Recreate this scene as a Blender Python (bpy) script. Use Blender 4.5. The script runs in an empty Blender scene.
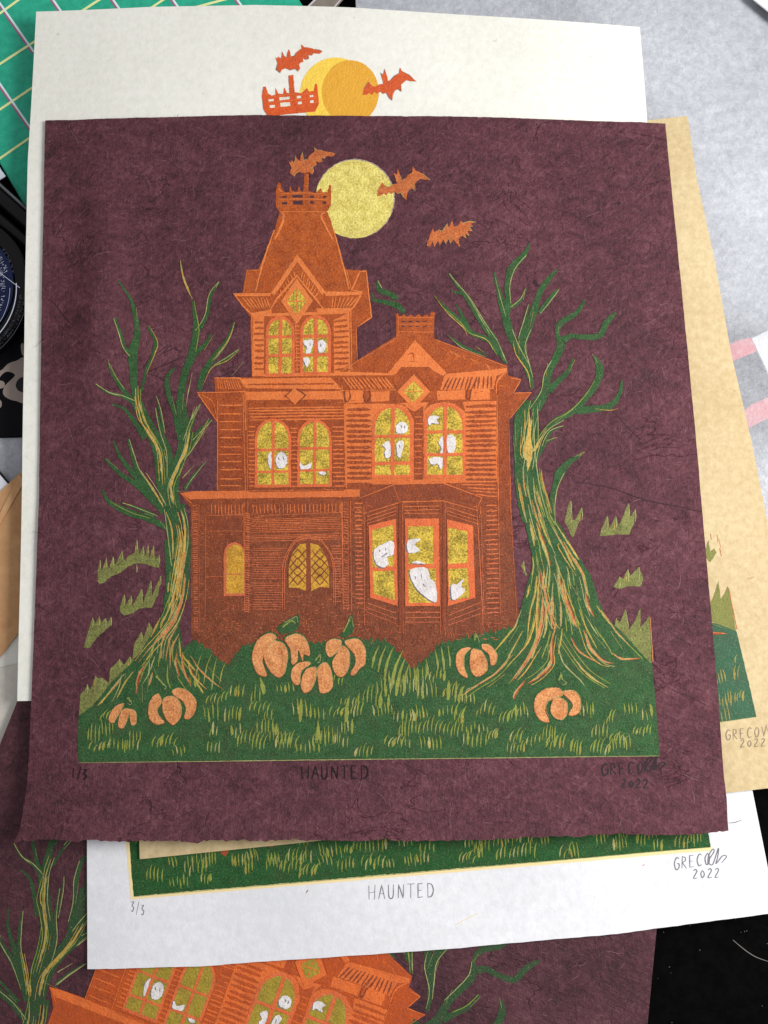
import bpy, math, random
from mathutils import Vector, noise as mnoise
from mathutils.geometry import delaunay_2d_cdt
random.seed(7)
sc = bpy.context.scene

# ------------------------------------------------------------------ camera
F = 900.0; D = 0.38; TH = math.atan(F/5600.0)
cam_d = bpy.data.cameras.new('camera'); cam = bpy.data.objects.new('camera', cam_d)
sc.collection.objects.link(cam); sc.camera = cam
cam_d.sensor_fit = 'HORIZONTAL'; cam_d.sensor_width = 36; cam_d.lens = 36*F/768
cam_d.clip_start = 0.01; cam_d.clip_end = 20
cam.location = (0, -D*math.sin(TH), D*math.cos(TH)); cam.rotation_euler = (TH, 0, 0)
# ------------------------------------------------------------------ light
w = bpy.data.worlds.new('World'); sc.world = w; w.use_nodes = True
w.node_tree.nodes['Background'].inputs[0].default_value = (0.97, 0.97, 1.0, 1)
w.node_tree.nodes['Background'].inputs[1].default_value = 0.42
def area(name, loc, target, size, power, col):
    l = bpy.data.lights.new(name, 'AREA'); l.shape = 'RECTANGLE'; l.size, l.size_y = size
    l.energy = power; l.color = col
    o = bpy.data.objects.new(name, l); sc.collection.objects.link(o); o.location = loc
    o.rotation_euler = (Vector(target)-Vector(loc)).to_track_quat('-Z', 'Y').to_euler()
    return o
area('window_light', (0.50, 0.04, 0.44), (0.0, -.04, 0), (0.30, 0.30), 5.9, (1.0, 0.985, 0.965))
sc.view_settings.view_transform = 'Standard'; sc.view_settings.look = 'None'
sc.view_settings.exposure = 0.0; sc.view_settings.gamma = 1.0

# ------------------------------------------------------------------ geometry helpers
CT, ST = math.cos(TH), math.sin(TH)
def P(px, py, z=0.0):
    "point of the level z that the photograph shows at px, py"
    a = (px-384)/F; b = (512-py)/F
    d = Vector((a, b*CT+ST, b*ST-CT)); o = cam.location
    t = (z-o.z)/d.z
    return (o.x+d.x*t, o.y+d.y*t)
def undul(x, y):
    return 0.0011*mnoise.noise(Vector((x*9+3.1, y*9+1.7, 0.3))) + 0.0004*mnoise.noise(Vector((x*24, y*24, 5.3)))
Z0 = dict(under=0.0030, white=0.0044, tan=0.0058, cream=0.0072, main=0.0086)
def H(sheet, x, y):
    z = Z0.get(sheet, 0) + undul(x, y)
    if sheet in ('main', 'cream'): z += 0.00055*mnoise.noise(Vector((x*13, y*13, 3 if sheet == 'main' else 7)))
    if sheet == 'main':
        e = BOTY(x) - y           # negative above the bottom edge
        z += 0.0042*max(0.0, 1+e/0.030)**2
        z += 0.0042*math.exp(-((x+0.121)/0.011)**2-((y-0.088)/0.045)**2)  # hump added so the sheet's left side turns from the light and darkens
        z += 0.00028*mnoise.noise(Vector((x*60, y*110, 2)))*max(0.0, min(1, 1+(e)/0.06))
    if sheet == 'white': z += 0.0006*max(0.0, (-y-0.16)/0.05)
    return z
_b0 = P(22, 838, .0086); _b1 = P(727, 833, .0086)
def BOTY(x): return _b0[1] + (_b1[1]-_b0[1])*(x-_b0[0])/(_b1[0]-_b0[0])

def sim(a, b, A, B, z0, z1):
    "in-plane turn and shift carrying the artwork points a, b of the top print to A, B on another sheet"
    a, b = complex(*P(*a, z0)), complex(*P(*b, z0)); A, B = complex(*P(*A, z1)), complex(*P(*B, z1))
    k = (B-A)/(b-a)
    return lambda x, y: ((lambda q: (q.real, q.imag))(A+k*(complex(x, y)-a)))

def resample(pts, step, closed):
    out = []; n = len(pts)
    for i in range(n if closed else n-1):
        p, q = pts[i], pts[(i+1) % n]
        L = math.hypot(q[0]-p[0], q[1]-p[1]); k = max(1, int(L/step))
        for j in range(k):
            t = j/k; out.append(tuple(a+(b-a)*t for a, b in zip(p, q)))
    if not closed: out.append(tuple(pts[-1]))
    return out
def smooth(pts, closed=False, k=5):
    n = len(pts); out = []
    if n < 3: return [tuple(p) for p in pts]
    g = (lambda i: pts[i % n]) if closed else (lambda i: pts[max(0, min(n-1, i))])
    for i in range(n if closed else n-1):
        a, b, c, d = g(i-1), g(i), g(i+1), g(i+2)
        for j in range(k):
            t = j/k
            out.append(tuple(.5*(2*q+(r-p)*t+(2*p-5*q+4*r-s)*t*t+(3*q-p-3*r+s)*t**3) for p, q, r, s in zip(a, b, c, d)))
    if not closed: out.append(tuple(pts[-1]))
    return out
def inside(x, y, poly):
    c = False; n = len(poly); j = n-1
    for i in range(n):
        xi, yi = poly[i][0], poly[i][1]; xj, yj = poly[j][0], poly[j][1]
        if (yi > y) != (yj > y) and x < (xj-xi)*(y-yi)/(yj-yi)+xi: c = not c
        j = i
    return c

# ------------------------------------------------------------------ materials
def lin(c): return tuple(((v/255)/12.92 if v/255 <= .04045 else ((v/255+.055)/1.055)**2.4) for v in c)+(1,)
class NT:
    def __init__(s, name):
        s.m = bpy.data.materials.new(name); s.m.use_nodes = True; s.t = s.m.node_tree
        s.b = s.t.nodes['Principled BSDF']; s.out = s.t.nodes['Material Output']
    def n(s, typ, **kw):
        nd = s.t.nodes.new(typ)
        for k, v in kw.items():
            if k in nd.inputs: nd.inputs[k].default_value = v
            else: setattr(nd, k, v)
        return nd
    def l(s, a, b): s.t.links.new(a, b)
    def uv(s): return s.n('ShaderNodeUVMap', uv_map='art').outputs[0]
    def obj(s): return s.n('ShaderNodeTexCoord').outputs['Object']
    def noise(s, co, scale, detail=4, rough=.6, dist=0):
        nd = s.n('ShaderNodeTexNoise'); nd.inputs['Scale'].default_value = scale; nd.inputs['Detail'].default_value = detail
        nd.inputs['Roughness'].default_value = rough; nd.inputs['Distortion'].default_value = dist
        s.l(co, nd.inputs['Vector']); return nd.outputs[0]
    def ramp(s, fac, stops):
        r = s.n('ShaderNodeValToRGB'); e = r.color_ramp.elements
        while len(e) < len(stops): e.new(.5)
        for el, (p, c) in zip(e, stops): el.position = p; el.color = c if len(c) == 4 else lin(c)
        s.l(fac, r.inputs[0]); return r.outputs[0]
    def mix(s, fac, a, b, mode='MIX'):
        m = s.n('ShaderNodeMix', data_type='RGBA', blend_type=mode)
        for sock, v in ((m.inputs[0], fac), (m.inputs[6], a), (m.inputs[7], b)):
            if hasattr(v, 'links'): s.l(v, sock)
            else: sock.default_value = v
        return m.outputs[2]
    def math(s, op, a, b=0.0, c=0.0):
        m = s.n('ShaderNodeMath', operation=op)
        for sock, v in zip(m.inputs, (a, b, c)):
            if hasattr(v, 'links'): s.l(v, sock)
            else: sock.default_value = v
        return m.outputs[0]
    def bump(s, h, strength, dist):
        b = s.n('ShaderNodeBump'); b.inputs['Strength'].default_value = strength; b.inputs['Distance'].default_value = dist
        s.l(h, b.inputs['Height']); s.l(b.outputs[0], s.b.inputs['Normal'])
    def scaled(s, co, v):
        m = s.n('ShaderNodeMapping'); m.inputs['Scale'].default_value = v; s.l(co, m.inputs[0]); return m.outputs[0]

def ink(name, cA, cB, grain=.5, rough=.55, contrast=.16, gradient=None, paper=None, cover=.0, wear=.5, spec=.16):
    "printing ink: two tones mottled by the roller, tiny salt of paper showing through"
    t = NT(name); uv = t.uv()
    f1 = t.noise(uv, 55, 4, .8); f2 = t.noise(uv, 9, 5, .65)
    fac = t.math('ADD', t.math('MULTIPLY', f1, .65), t.math('MULTIPLY', f2, .35))
    fac = t.math('MULTIPLY_ADD', t.math('SUBTRACT', fac, .5), 1/contrast*.5, .5)
    m = t.n('ShaderNodeClamp'); t.l(fac, m.inputs[0]); fac = m.outputs[0]
    if gradient:
        sep = t.n('ShaderNodeSeparateXYZ'); t.l(uv, sep.inputs[0])
        gA = t.ramp(t.math('DIVIDE', sep.outputs[1], 10.24), [(p, a) for p, a, b in gradient])
        gB = t.ramp(t.math('DIVIDE', sep.outputs[1], 10.24), [(p, b) for p, a, b in gradient])
        col = t.mix(fac, gA, gB)
    else: col = t.mix(fac, lin(cA), lin(cB))
    sp = t.ramp(t.noise(uv, 68, 2, .6), [(.60, (0, 0, 0, 1)), (.70, (1, 1, 1, 1))]); col = t.mix(t.math('MULTIPLY', sp, .16), col, (.95, .75, .55, 1), 'ADD' if False else 'MIX')
    dk = t.ramp(t.noise(uv, 36, 6, .85), [(.34, (1, 1, 1, 1)), (.45, (0, 0, 0, 1))]); col = t.mix(t.math('MULTIPLY', dk, wear), col, (.04, .017, .018, 1))
    pt_ = t.ramp(t.noise(uv, 5, 5, .7), [(.45, (0, 0, 0, 1)), (.70, (1, 1, 1, 1))]); col = t.mix(t.math('MULTIPLY', pt_, wear*.45), col, (.09, .04, .035, 1))
    if paper:
        s = t.noise(uv, 42, 5, .75)
        r = t.ramp(s, [(0, (0, 0, 0, 1)), (.60-cover*.1, (0, 0, 0, 1)), (.68-cover*.1, (1, 1, 1, 1))])
        col = t.mix(r, col, lin(paper))
    t.l(col, t.b.inputs['Base Color']); t.b.inputs['Roughness'].default_value = rough
    t.b.inputs['Specular IOR Level'].default_value = spec
    h = t.math('ADD', t.noise(uv, 45, 4, .7), t.math('MULTIPLY', t.noise(uv, 14, 3, .6), .8))
    t.bump(h, .6, .0008)
    return t.m

def mulberry(name, dark, mid, light, fib):
    t = NT(name); co = t.obj()
    n1 = t.noise(co, 26, 5, .62); n2 = t.noise(co, 520, 5, .8, .3); n3 = t.noise(t.scaled(co, (1, 1.3, 1)), 120, 6, .75, .5)
    a = t.math('ADD', t.math('MULTIPLY', n1, .24), t.math('ADD', t.math('MULTIPLY', n2, .44), t.math('MULTIPLY', n3, .34)))
    col = t.ramp(a, [(.40, dark), (.52, mid), (.66, light)])
    # short crossing fibres
    def rot(a, sc3): 
        q = t.n('ShaderNodeVectorRotate', rotation_type='Z_AXIS'); q.inputs['Angle'].default_value = a; t.l(co, q.inputs[0])
        return t.scaled(q.outputs[0], sc3)
    g1 = t.noise(rot(.45, (1, 5, 1)), 150, 4, .72, .35); g2 = t.noise(rot(-.75, (1, 5, 1)), 140, 4, .72, .35); g3 = t.noise(rot(1.5, (1, 5, 1)), 170, 4, .72, .35)
    hi = t.math('MAXIMUM', t.math('MAXIMUM', g1, g2), g3); lo = t.math('MINIMUM', t.math('MINIMUM', g1, g2), g3)
    col = t.mix(t.ramp(hi, [(.60, (0, 0, 0, 1)), (.76, (.38, .38, .38, 1))]), col, lin(fib)); col = t.mix(t.ramp(lo, [(.28, (.6, .6, .6, 1)), (.39, (0, 0, 0, 1))]), col, tuple(c*.45 for c in lin(dark)[:3])+(1,))
    warp = t.mix(.035, co, t.n('ShaderNodeTexNoise').outputs[1])
    nz = [nd for nd in t.t.nodes if nd.type == 'TEX_NOISE'][-1]; nz.inputs['Scale'].default_value = 45; t.l(co, nz.inputs['Vector'])
    v = t.n('ShaderNodeTexVoronoi', feature='DISTANCE_TO_EDGE'); v.inputs['Scale'].default_value = 150
    t.l(t.scaled(warp, (.55, 1.2, 1)), v.inputs['Vector'])
    ed = t.ramp(v.outputs[0], [(0, (1, 1, 1, 1)), (.035, (0, 0, 0, 1))])
    mask = t.ramp(t.noise(co, 60, 3, .6), [(.53, (0, 0, 0, 1)), (.64, (1, 1, 1, 1))])
    mask2 = t.ramp(t.noise(t.scaled(co, (1.3, 1, 1)), 52, 3, .6), [(.52, (0, 0, 0, 1)), (.62, (1, 1, 1, 1))])
    f = t.math('MULTIPLY', ed, mask); g = t.math('MULTIPLY', ed, mask2)
    col = t.mix(t.math('MULTIPLY', f, .08), col, lin(fib)); col = t.mix(t.math('MULTIPLY', g, .35), col, lin(dark))
    t.l(col, t.b.inputs['Base Color']); t.b.inputs['Roughness'].default_value = .55
    t.b.inputs['Specular IOR Level'].default_value = .3
    rg = t.math('ABSOLUTE', t.math('SUBTRACT', t.noise(t.scaled(co, (1, 1.6, 1)), 20, 5, .55, .8), .5))
    cr = t.math('MULTIPLY', t.ramp(rg, [(0, (1, 1, 1, 1)), (.010, (0, 0, 0, 1))]), t.ramp(t.noise(co, 28, 2, .5), [(.50, (0, 0, 0, 1)), (.60, (1, 1, 1, 1))]))
    t.l(t.mix(t.math('MULTIPLY', cr, .45), col, tuple(c*.4 for c in lin(dark)[:3])+(1,)), t.b.inputs['Base Color'])
    hh = t.math('ADD', t.math('MULTIPLY', n2, .9), t.math('ADD', t.math('MULTIPLY', n3, 1.5), t.math('SUBTRACT', t.math('MULTIPLY', n1, 1.2), t.math('MULTIPLY', cr, .8))))
    hh = t.math('ADD', hh, t.math('ADD', t.math('MULTIPLY', g, -.4), t.math('MULTIPLY', t.math('ADD', hi, lo), 1.2)))
    t.bump(hh, .55, .0011)
    return t.m
def smooth_paper(name, c1, c2, fleck=None, scale=300, bump=.25):
    t = NT(name); co = t.obj()
    a = t.math('ADD', t.math('MULTIPLY', t.noise(co, 14, 3, .5), .45), t.math('MULTIPLY', t.noise(co, scale, 5, .7), .55))
    col = t.ramp(a, [(.40, c1), (.60, c2)])
    if fleck:
        f = t.ramp(t.noise(t.scaled(co, (1, 1.6, 1)), 190, 4, .6), [(.70, (0, 0, 0, 1)), (.76, (1, 1, 1, 1))])
        col = t.mix(t.math('MULTIPLY', f, .5), col, lin(fleck))
    t.l(col, t.b.inputs['Base Color']); t.b.inputs['Roughness'].default_value = .8
    t.b.inputs['Specular IOR Level'].default_value = .25
    t.bump(t.math('ADD', t.noise(co, scale*1.6, 4, .7), t.noise(co, scale*.45, 4, .6)), bump, .0006)
    return t.m
def plain(name, c, rough=.5, spec=.5, bump=0, c2=None, scale=150):
    t = NT(name)
    if c2:
        t.l(t.ramp(t.noise(t.obj(), scale, 5, .65), [(.38, c), (.62, c2)]), t.b.inputs['Base Color'])
    else: t.b.inputs['Base Color'].default_value = lin(c)
    t.b.inputs['Roughness'].default_value = rough; t.b.inputs['Specular IOR Level'].default_value = spec
    if bump: t.bump(t.noise(t.obj(), scale*2, 4, .7), bump, .0005)
    return t.m
def pencil(name, c, amt):
    t = NT(name); uv = t.uv()
    t.b.inputs['Base Color'].default_value = lin(c); t.b.inputs['Roughness'].default_value = .45
    tr = t.n('ShaderNodeBsdfTransparent'); mx = t.n('ShaderNodeMixShader')
    t.l(t.ramp(t.noise(uv, 75, 4, .8), [(.42-amt*.2, (.2, .2, .2, 1)), (.46, (amt, amt, amt, 1))]), mx.inputs[0])
    t.l(tr.outputs[0], mx.inputs[1]); t.l(t.b.outputs[0], mx.inputs[2]); t.l(mx.outputs[0], t.out.inputs[0])
    return t.m

GR_D = [(.17, (146, 62, 20), (206, 106, 44)), (.36, (138, 56, 20), (192, 94, 40)), (.45, (120, 48, 20), (172, 82, 38)), (.53, (98, 42, 22), (152, 82, 48)), (.66, (88, 38, 22), (142, 76, 46))]
GR_L = [(.17, (206, 106, 50), (236, 144, 80)), (.36, (210, 100, 46), (238, 140, 76)), (.47, (196, 90, 42), (226, 126, 66)), (.56, (186, 90, 56), (210, 116, 78)), (.66, (178, 88, 56), (200, 112, 76))]
MAIN = dict(
 paper=mulberry('plum_mulberry_paper', (56, 24, 32), (89, 44, 54), (120, 72, 80), (156, 110, 118)),
 rust=ink('rust_ink', None, None, gradient=GR_D, contrast=.12, rough=.55, spec=.2), lite=ink('orange_ink', None, None, gradient=GR_L, contrast=.16, wear=.25),
 frame=ink('window_frame_ink', (206, 90, 48), (234, 124, 74)), gold=ink('gold_ink', (130, 112, 38), (236, 202, 78), contrast=.07, wear=.35),
 white=ink('white_ink', (206, 198, 194), (240, 236, 236), contrast=.1, wear=.3), grey=ink('grey_ink', (96, 92, 104), (130, 124, 134)),
 green=ink('dark_green_ink', (28, 64, 32), (60, 104, 58), contrast=.12), olive=ink('olive_ink', (116, 128, 48), (156, 162, 78), wear=.3),
 lime=ink('lime_ink', (92, 98, 48), (142, 146, 82), contrast=.09, wear=.75), ochre=ink('ochre_ink', (176, 134, 52), (220, 184, 96), contrast=.1),
 pale=ink('pale_green_ink', (140, 142, 86), (186, 182, 122)), copper=ink('copper_ink', (180, 108, 58), (224, 150, 92), contrast=.1),
 peach=ink('pumpkin_ink', (188, 112, 60), (238, 168, 110), contrast=.08, wear=.5), red=ink('red_rim_ink', (140, 62, 36), (170, 84, 48)),
 moon=ink('moon_ink', (196, 176, 82), (246, 232, 136), contrast=.08, wear=.45), moonrim=ink('moon_rim_ink', (150, 132, 128), (186, 176, 150)),
 bat=ink('bat_ink', (170, 84, 42), (214, 124, 70), contrast=.09, wear=.7), pencil=plain('pencil_dark', (20, 11, 17), .5, .3), brown=ink('brown_ink', (120, 56, 34), (150, 74, 46)))
def variant(base, **kw):
    d = dict(base); d.update(kw); return d
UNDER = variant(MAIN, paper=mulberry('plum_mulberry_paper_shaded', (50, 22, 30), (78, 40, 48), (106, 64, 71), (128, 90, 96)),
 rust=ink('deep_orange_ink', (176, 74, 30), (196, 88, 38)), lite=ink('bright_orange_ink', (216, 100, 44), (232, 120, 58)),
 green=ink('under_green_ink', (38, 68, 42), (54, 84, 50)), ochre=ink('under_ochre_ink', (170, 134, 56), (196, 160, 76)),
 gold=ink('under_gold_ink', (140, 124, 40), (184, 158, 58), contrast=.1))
WHITE = variant(MAIN, paper=smooth_paper('white_paper', (216, 217, 221), (229, 229, 233), None),
 green=ink('fresh_green_ink', (18, 66, 28), (44, 98, 48), contrast=.12), pencil=pencil('pencil_grey', (112, 108, 116), .85), cream=plain('pale_yellow_ink', (236, 214, 158), .6, .3))
TAN = variant(MAIN, paper=smooth_paper('tan_paper', (188, 166, 124), (208, 188, 148), (150, 112, 78), 330, .35),
 green=ink('teal_green_ink', (46, 88, 64), (66, 106, 78)), lime=ink('muted_lime_ink', (118, 122, 62), (138, 138, 76)),
 olive=ink('muted_olive_ink', (140, 132, 66), (160, 146, 82)), pencil=pencil('pencil_tan', (122, 102, 88), .7))
CREAM = variant(MAIN, paper=smooth_paper('cream_paper', (226, 225, 215), (238, 237, 228), (150, 150, 140)),
 rust=ink('vivid_orange_ink', (214, 84, 36), (232, 104, 50)), lite=ink('vivid_light_orange_ink', (228, 110, 60), (240, 128, 76)),
 bat=ink('vivid_bat_ink', (206, 84, 42), (226, 102, 54)), moon=ink('yellow_moon_ink', (246, 204, 72), (252, 218, 96), wear=.08), shadow=ink('amber_moon_ink', (226, 164, 52), (238, 178, 68), wear=.08))

# ------------------------------------------------------------------ mesh building
FR = dict(A=(180, 230, 3.84), B=(340, 300, 3.84), C=(180, 380, 4.267), D=(180, 500, 4.267), E=(340, 480, 3.84), F=(260, 140, 7.68),
          G=(340, 140, 4.8), H=(70, 640, 3.84), I=(240, 640, 3.49), J=(440, 640, 3.2), K=(70, 240, 3.84), L=(70, 400, 3.84),
          M=(70, 540, 4.8), N=(420, 240, 3.49), O=(450, 420, 3.49), Q=(450, 580, 3.49), R=(0, 0, 1), S=(256, 0, 3.0), T=(620, 500, 3.413))
def fr(f, pts):
    x0, y0, s = FR[f]; return [(x0+p[0]/s, y0+p[1]/s)+tuple(p[2:]) for p in pts]
LV = 0.000028
class Ink:
    "collects printed shapes (pixel outlines) into one mesh lying on its sheet"
    def __init__(s, sheet, mats, T=None, base=0):
        s.v = []; s.f = []; s.mi = []; s.uvs = []; s.mats = []; s.M = mats; s.sheet = sheet; s.T = T; s.base = base
    def slot(s, m):
        m = s.M[m] if isinstance(m, str) else m
        if m not in s.mats: s.mats.append(m)
        return s.mats.index(m)
    def vert(s, px, py, z):
        x, y = P(px, py, Z0['main'])
        if s.T: x, y = s.T(x, y)
        s.v.append((x, y, H(s.sheet, x, y)+z)); s.uvs.append((px/100, py/100)); return len(s.v)-1
    def z(s, lvl): return 0.00006+(lvl+s.base)*LV+random.random()*LV*.8
    def poly(s, f, pts, m, lvl=1, jit=.35, round=False, step=2.2):
        p = fr(f, pts)
        if round: p = smooth(p, True, 6)
        p = resample(p, step, True); p = [(a+random.gauss(0, jit*.6), b+random.gauss(0, jit*.6)) for a, b in p]
        n = len(p); xs = [a for a, b in p]; ys = [b for a, b in p]
        extra = []; g = 11.0
        if (max(xs)-min(xs))*(max(ys)-min(ys)) > 500:
            y = min(ys)+g/2
            while y < max(ys):
                x = min(xs)+g/2
                while x < max(xs):
                    if inside(x, y, p): extra.append((x, y))
                    x += g
                y += g
        r = delaunay_2d_cdt([Vector(q) for q in p+extra], [], [list(range(n))], 1, 1e-4)
        z = s.z(lvl); k = s.slot(m); idx = [s.vert(q.x, q.y, z) for q in r[0]]
        for t in r[2]:
            s.f.append([idx[i] for i in t]); s.mi.append(k)
    def stroke(s, f, pts, m, lvl=2, w=None, jit=.22, taper=True, curve=True):
        p = fr(f, pts)
        if len(p[0]) == 2:
            n = len(p); p = [q+(w*(.55 if taper and i in (0, n-1) else 1),) for i, q in enumerate(p)]
        if curve: p = smooth(p)
        p = resample(p, 3.0, False); z = s.z(lvl); k = s.slot(m); n = len(p); L = []; Rr = []
        for i, (x, y, ww) in enumerate(p):
            a = p[max(0, i-1)]; b = p[min(n-1, i+1)]; dx, dy = b[0]-a[0], b[1]-a[1]; l = math.hypot(dx, dy) or 1
            h1 = max(.12, ww/2+random.gauss(0, jit*min(1, ww*.5))); h2 = max(.12, ww/2+random.gauss(0, jit*min(1, ww*.5)))
            L.append(s.vert(x-dy/l*h1, y+dx/l*h1, z)); Rr.append(s.vert(x+dy/l*h2, y-dx/l*h2, z))
        for i in range(n-1): s.f.append([L[i], L[i+1], Rr[i+1], Rr[i]]); s.mi.append(k)
    def hatch(s, f, a0, a1, b0, b1, n, m, w=1.2, lvl=2, jit=.8, gap=.0):
        for i in range(n):
            t = (i+.5)/n+random.uniform(-.1, .1)/n
            if random.random() < gap: continue
            x0, y0 = a0[0]+(a1[0]-a0[0])*t, a0[1]+(a1[1]-a0[1])*t; x1, y1 = b0[0]+(b1[0]-b0[0])*t, b0[1]+(b1[1]-b0[1])*t
            sc_ = FR[f][2]; j = lambda: random.uniform(-jit, jit)*sc_
            x0 += j(); x1 += j(); xm, ym = (x0+x1)/2, (y0+y1)/2+random.uniform(-.35, .35)*sc_
            s.stroke(f, [(x0, y0, w*.5), (x0*.8+x1*.2, y0*.8+y1*.2, w*random.uniform(.8, 1.15)), (xm, ym, w*random.uniform(.8, 1.2)), (x0*.2+x1*.8, y0*.2+y1*.8, w*random.uniform(.8, 1.15)), (x1, y1, w*.5)], m, lvl)
    def build(s, name, parent, label=None):
        me = bpy.data.meshes.new(name); me.from_pydata(s.v, [], s.f)
        for m in s.mats: me.materials.append(m)
        me.polygons.foreach_set('material_index', s.mi)
        uv = me.uv_layers.new(name='art'); li = [0]*len(me.loops); me.loops.foreach_get('vertex_index', li)
        flat = [c for i in li for c in s.uvs[i]]; uv.data.foreach_set('uv', flat)
        import bmesh
        bm = bmesh.new(); bm.from_mesh(me)
        bm.normal_update()
        fl = [f for f in bm.faces if f.normal.z < 0]
        if fl: bmesh.ops.reverse_faces(bm, faces=fl)
        bm.to_mesh(me); bm.free()
        o = bpy.data.objects.new(name, me); sc.collection.objects.link(o)
        if parent: o.parent = parent; o.matrix_parent_inverse = parent.matrix_world.inverted()
        if label: o['label'] = label
        return o

def thing(name, label, cat, loc=(0, 0, 0), group=None):
    o = bpy.data.objects.new(name, None); sc.collection.objects.link(o); o.location = loc
    o.empty_display_size = .02
    bpy.context.view_layer.update()
    o['label'] = label; o['category'] = cat
    if group: o['group'] = group
    return o
def tag(o, label=None, cat=None, kind=None, group=None):
    for k, v in (('label', label), ('category', cat), ('kind', kind), ('group', group)):
        if v: o[k] = v
    return o
def edge(pts, n, z):
    p = [P(a, b, z) for a, b in pts]; 
    L = [0]
    for a, b in zip(p, p[1:]): L.append(L[-1]+math.hypot(b[0]-a[0], b[1]-a[1]))
    out = []; k = 0
    for i in range(n+1):
        t = L[-1]*i/n
        while k < len(L)-2 and L[k+1] < t: k += 1
        u = (t-L[k])/((L[k+1]-L[k]) or 1); out.append((p[k][0]+(p[k+1][0]-p[k][0])*u, p[k][1]+(p[k+1][1]-p[k][1])*u))
    return out
def sheet(name, key, top, right, bottom, left, mat, z, parent=None, N=110, thick=.00028, deckle=(0, 0, 0, 0), hf=None, edge_mat=None):
    "top & bottom listed left to right, left & right listed top to bottom"
    T_, R_, B_, L_ = edge(top, N, z), edge(right, N, z), edge(bottom, N, z), edge(left, N, z)
    hf = hf or (lambda x, y: H(key, x, y)); V = []
    def dk(amp, i, sd):
        return amp*(mnoise.noise(Vector((i*.55, sd, 0)))*.7+mnoise.noise(Vector((i*.13, sd, 4)))*1.1+random.uniform(-.25, .25))
    T_ = [(x, y+dk(deckle[0], i, 1)) for i, (x, y) in enumerate(T_)]; B_ = [(x, y+dk(deckle[2], i, 2)) for i, (x, y) in enumerate(B_)]
    R_ = [(x+dk(deckle[1], i, 3), y) for i, (x, y) in enumerate(R_)]; L_ = [(x+dk(deckle[3], i, 4), y) for i, (x, y) in enumerate(L_)]
    for j in range(N+1):
        v = j/N
        for i in range(N+1):
            u = i/N; q = []
            for c in (0, 1):
                q.append((1-v)*T_[i][c]+v*B_[i][c]+(1-u)*L_[j][c]+u*R_[j][c]-((1-u)*(1-v)*T_[0][c]+u*(1-v)*T_[N][c]+(1-u)*v*B_[0][c]+u*v*B_[N][c]))
            V.append((q[0], q[1], hf(q[0], q[1])))
    n = len(V); V += [(x, y, z_-thick) for x, y, z_ in V]; Fc = []
    W = N+1
    for j in range(N):
        for i in range(N):
            a = j*W+i; Fc.append((a, a+W, a+W+1, a+1)); Fc.append((n+a, n+a+1, n+a+W+1, n+a+W))
    nb = len(Fc)
    for i in range(N):
        Fc.append((i, i+1, n+i+1, n+i)); b = N*W+i; Fc.append((b, n+b, n+b+1, b+1))
        a = i*W; Fc.append((a, n+a, n+a+W, a+W)); a = i*W+N; Fc.append((a, a+W, n+a+W, n+a))
    me = bpy.data.meshes.new(name); me.from_pydata(V, [], Fc); me.materials.append(mat)
    if edge_mat:
        me.materials.append(edge_mat)
        for p in me.polygons[nb:]: p.material_index = 1
    for p in me.polygons[:nb]: p.use_smooth = True
    me.update()
    sh = me.attributes.new('sharp_edge', 'BOOLEAN', 'EDGE'); ek = {k_: i for i, k_ in enumerate(me.edge_keys)}
    for p in me.polygons[nb:]:
        for k_ in p.edge_keys: sh.data[ek[k_]].value = True
    o = bpy.data.objects.new(name, me); sc.collection.objects.link(o)
    if parent: o.parent = parent; o.matrix_parent_inverse = parent.matrix_world.inverted()
    return o

# ================================================================== the table and what lies under the prints
def flat(name, pts, z, thick, mat, bevel=.0003, round=False, raw=False):
    "a plate with real thickness whose top outline is seen at these pixels"
    import bmesh
    pts = [P(a, b, z) for a, b in pts] if not raw else pts
    bm = bmesh.new(); f = bm.faces.new([bm.verts.new((x, y, z)) for x, y in pts])
    if f.normal.z < 0: f.normal_flip()
    bm.normal_update()
    if f.normal.z < 0: bmesh.ops.reverse_faces(bm, faces=[f])
    r = bmesh.ops.extrude_face_region(bm, geom=[f]); 
    for v in r['geom']:
        if isinstance(v, bmesh.types.BMVert): v.co.z -= thick
    bmesh.ops.recalc_face_normals(bm, faces=bm.faces)
    if bevel: bmesh.ops.bevel(bm, geom=[e for e in bm.edges if len(e.link_faces) == 2 and e.calc_face_angle() > .5], offset=bevel, segments=2, affect='EDGES')
    me = bpy.data.meshes.new(name); bm.to_mesh(me); bm.free(); me.materials.append(mat)
    o = bpy.data.objects.new(name, me); sc.collection.objects.link(o); return o
def under(o, parent):
    o.parent = parent; o.matrix_parent_inverse = parent.matrix_world.inverted(); return o

TZ = -0.0065
m_table = plain('black_table_top', (4, 4, 4), .9, .03, .3, (9, 8, 9), 220)
t = flat('table_top', [(-500, -420), (1400, -420), (1400, 1500), (-500, 1500)], TZ, .02, m_table); tag(t, kind='structure')
t['label'] = 'matt black table top under everything'
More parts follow.
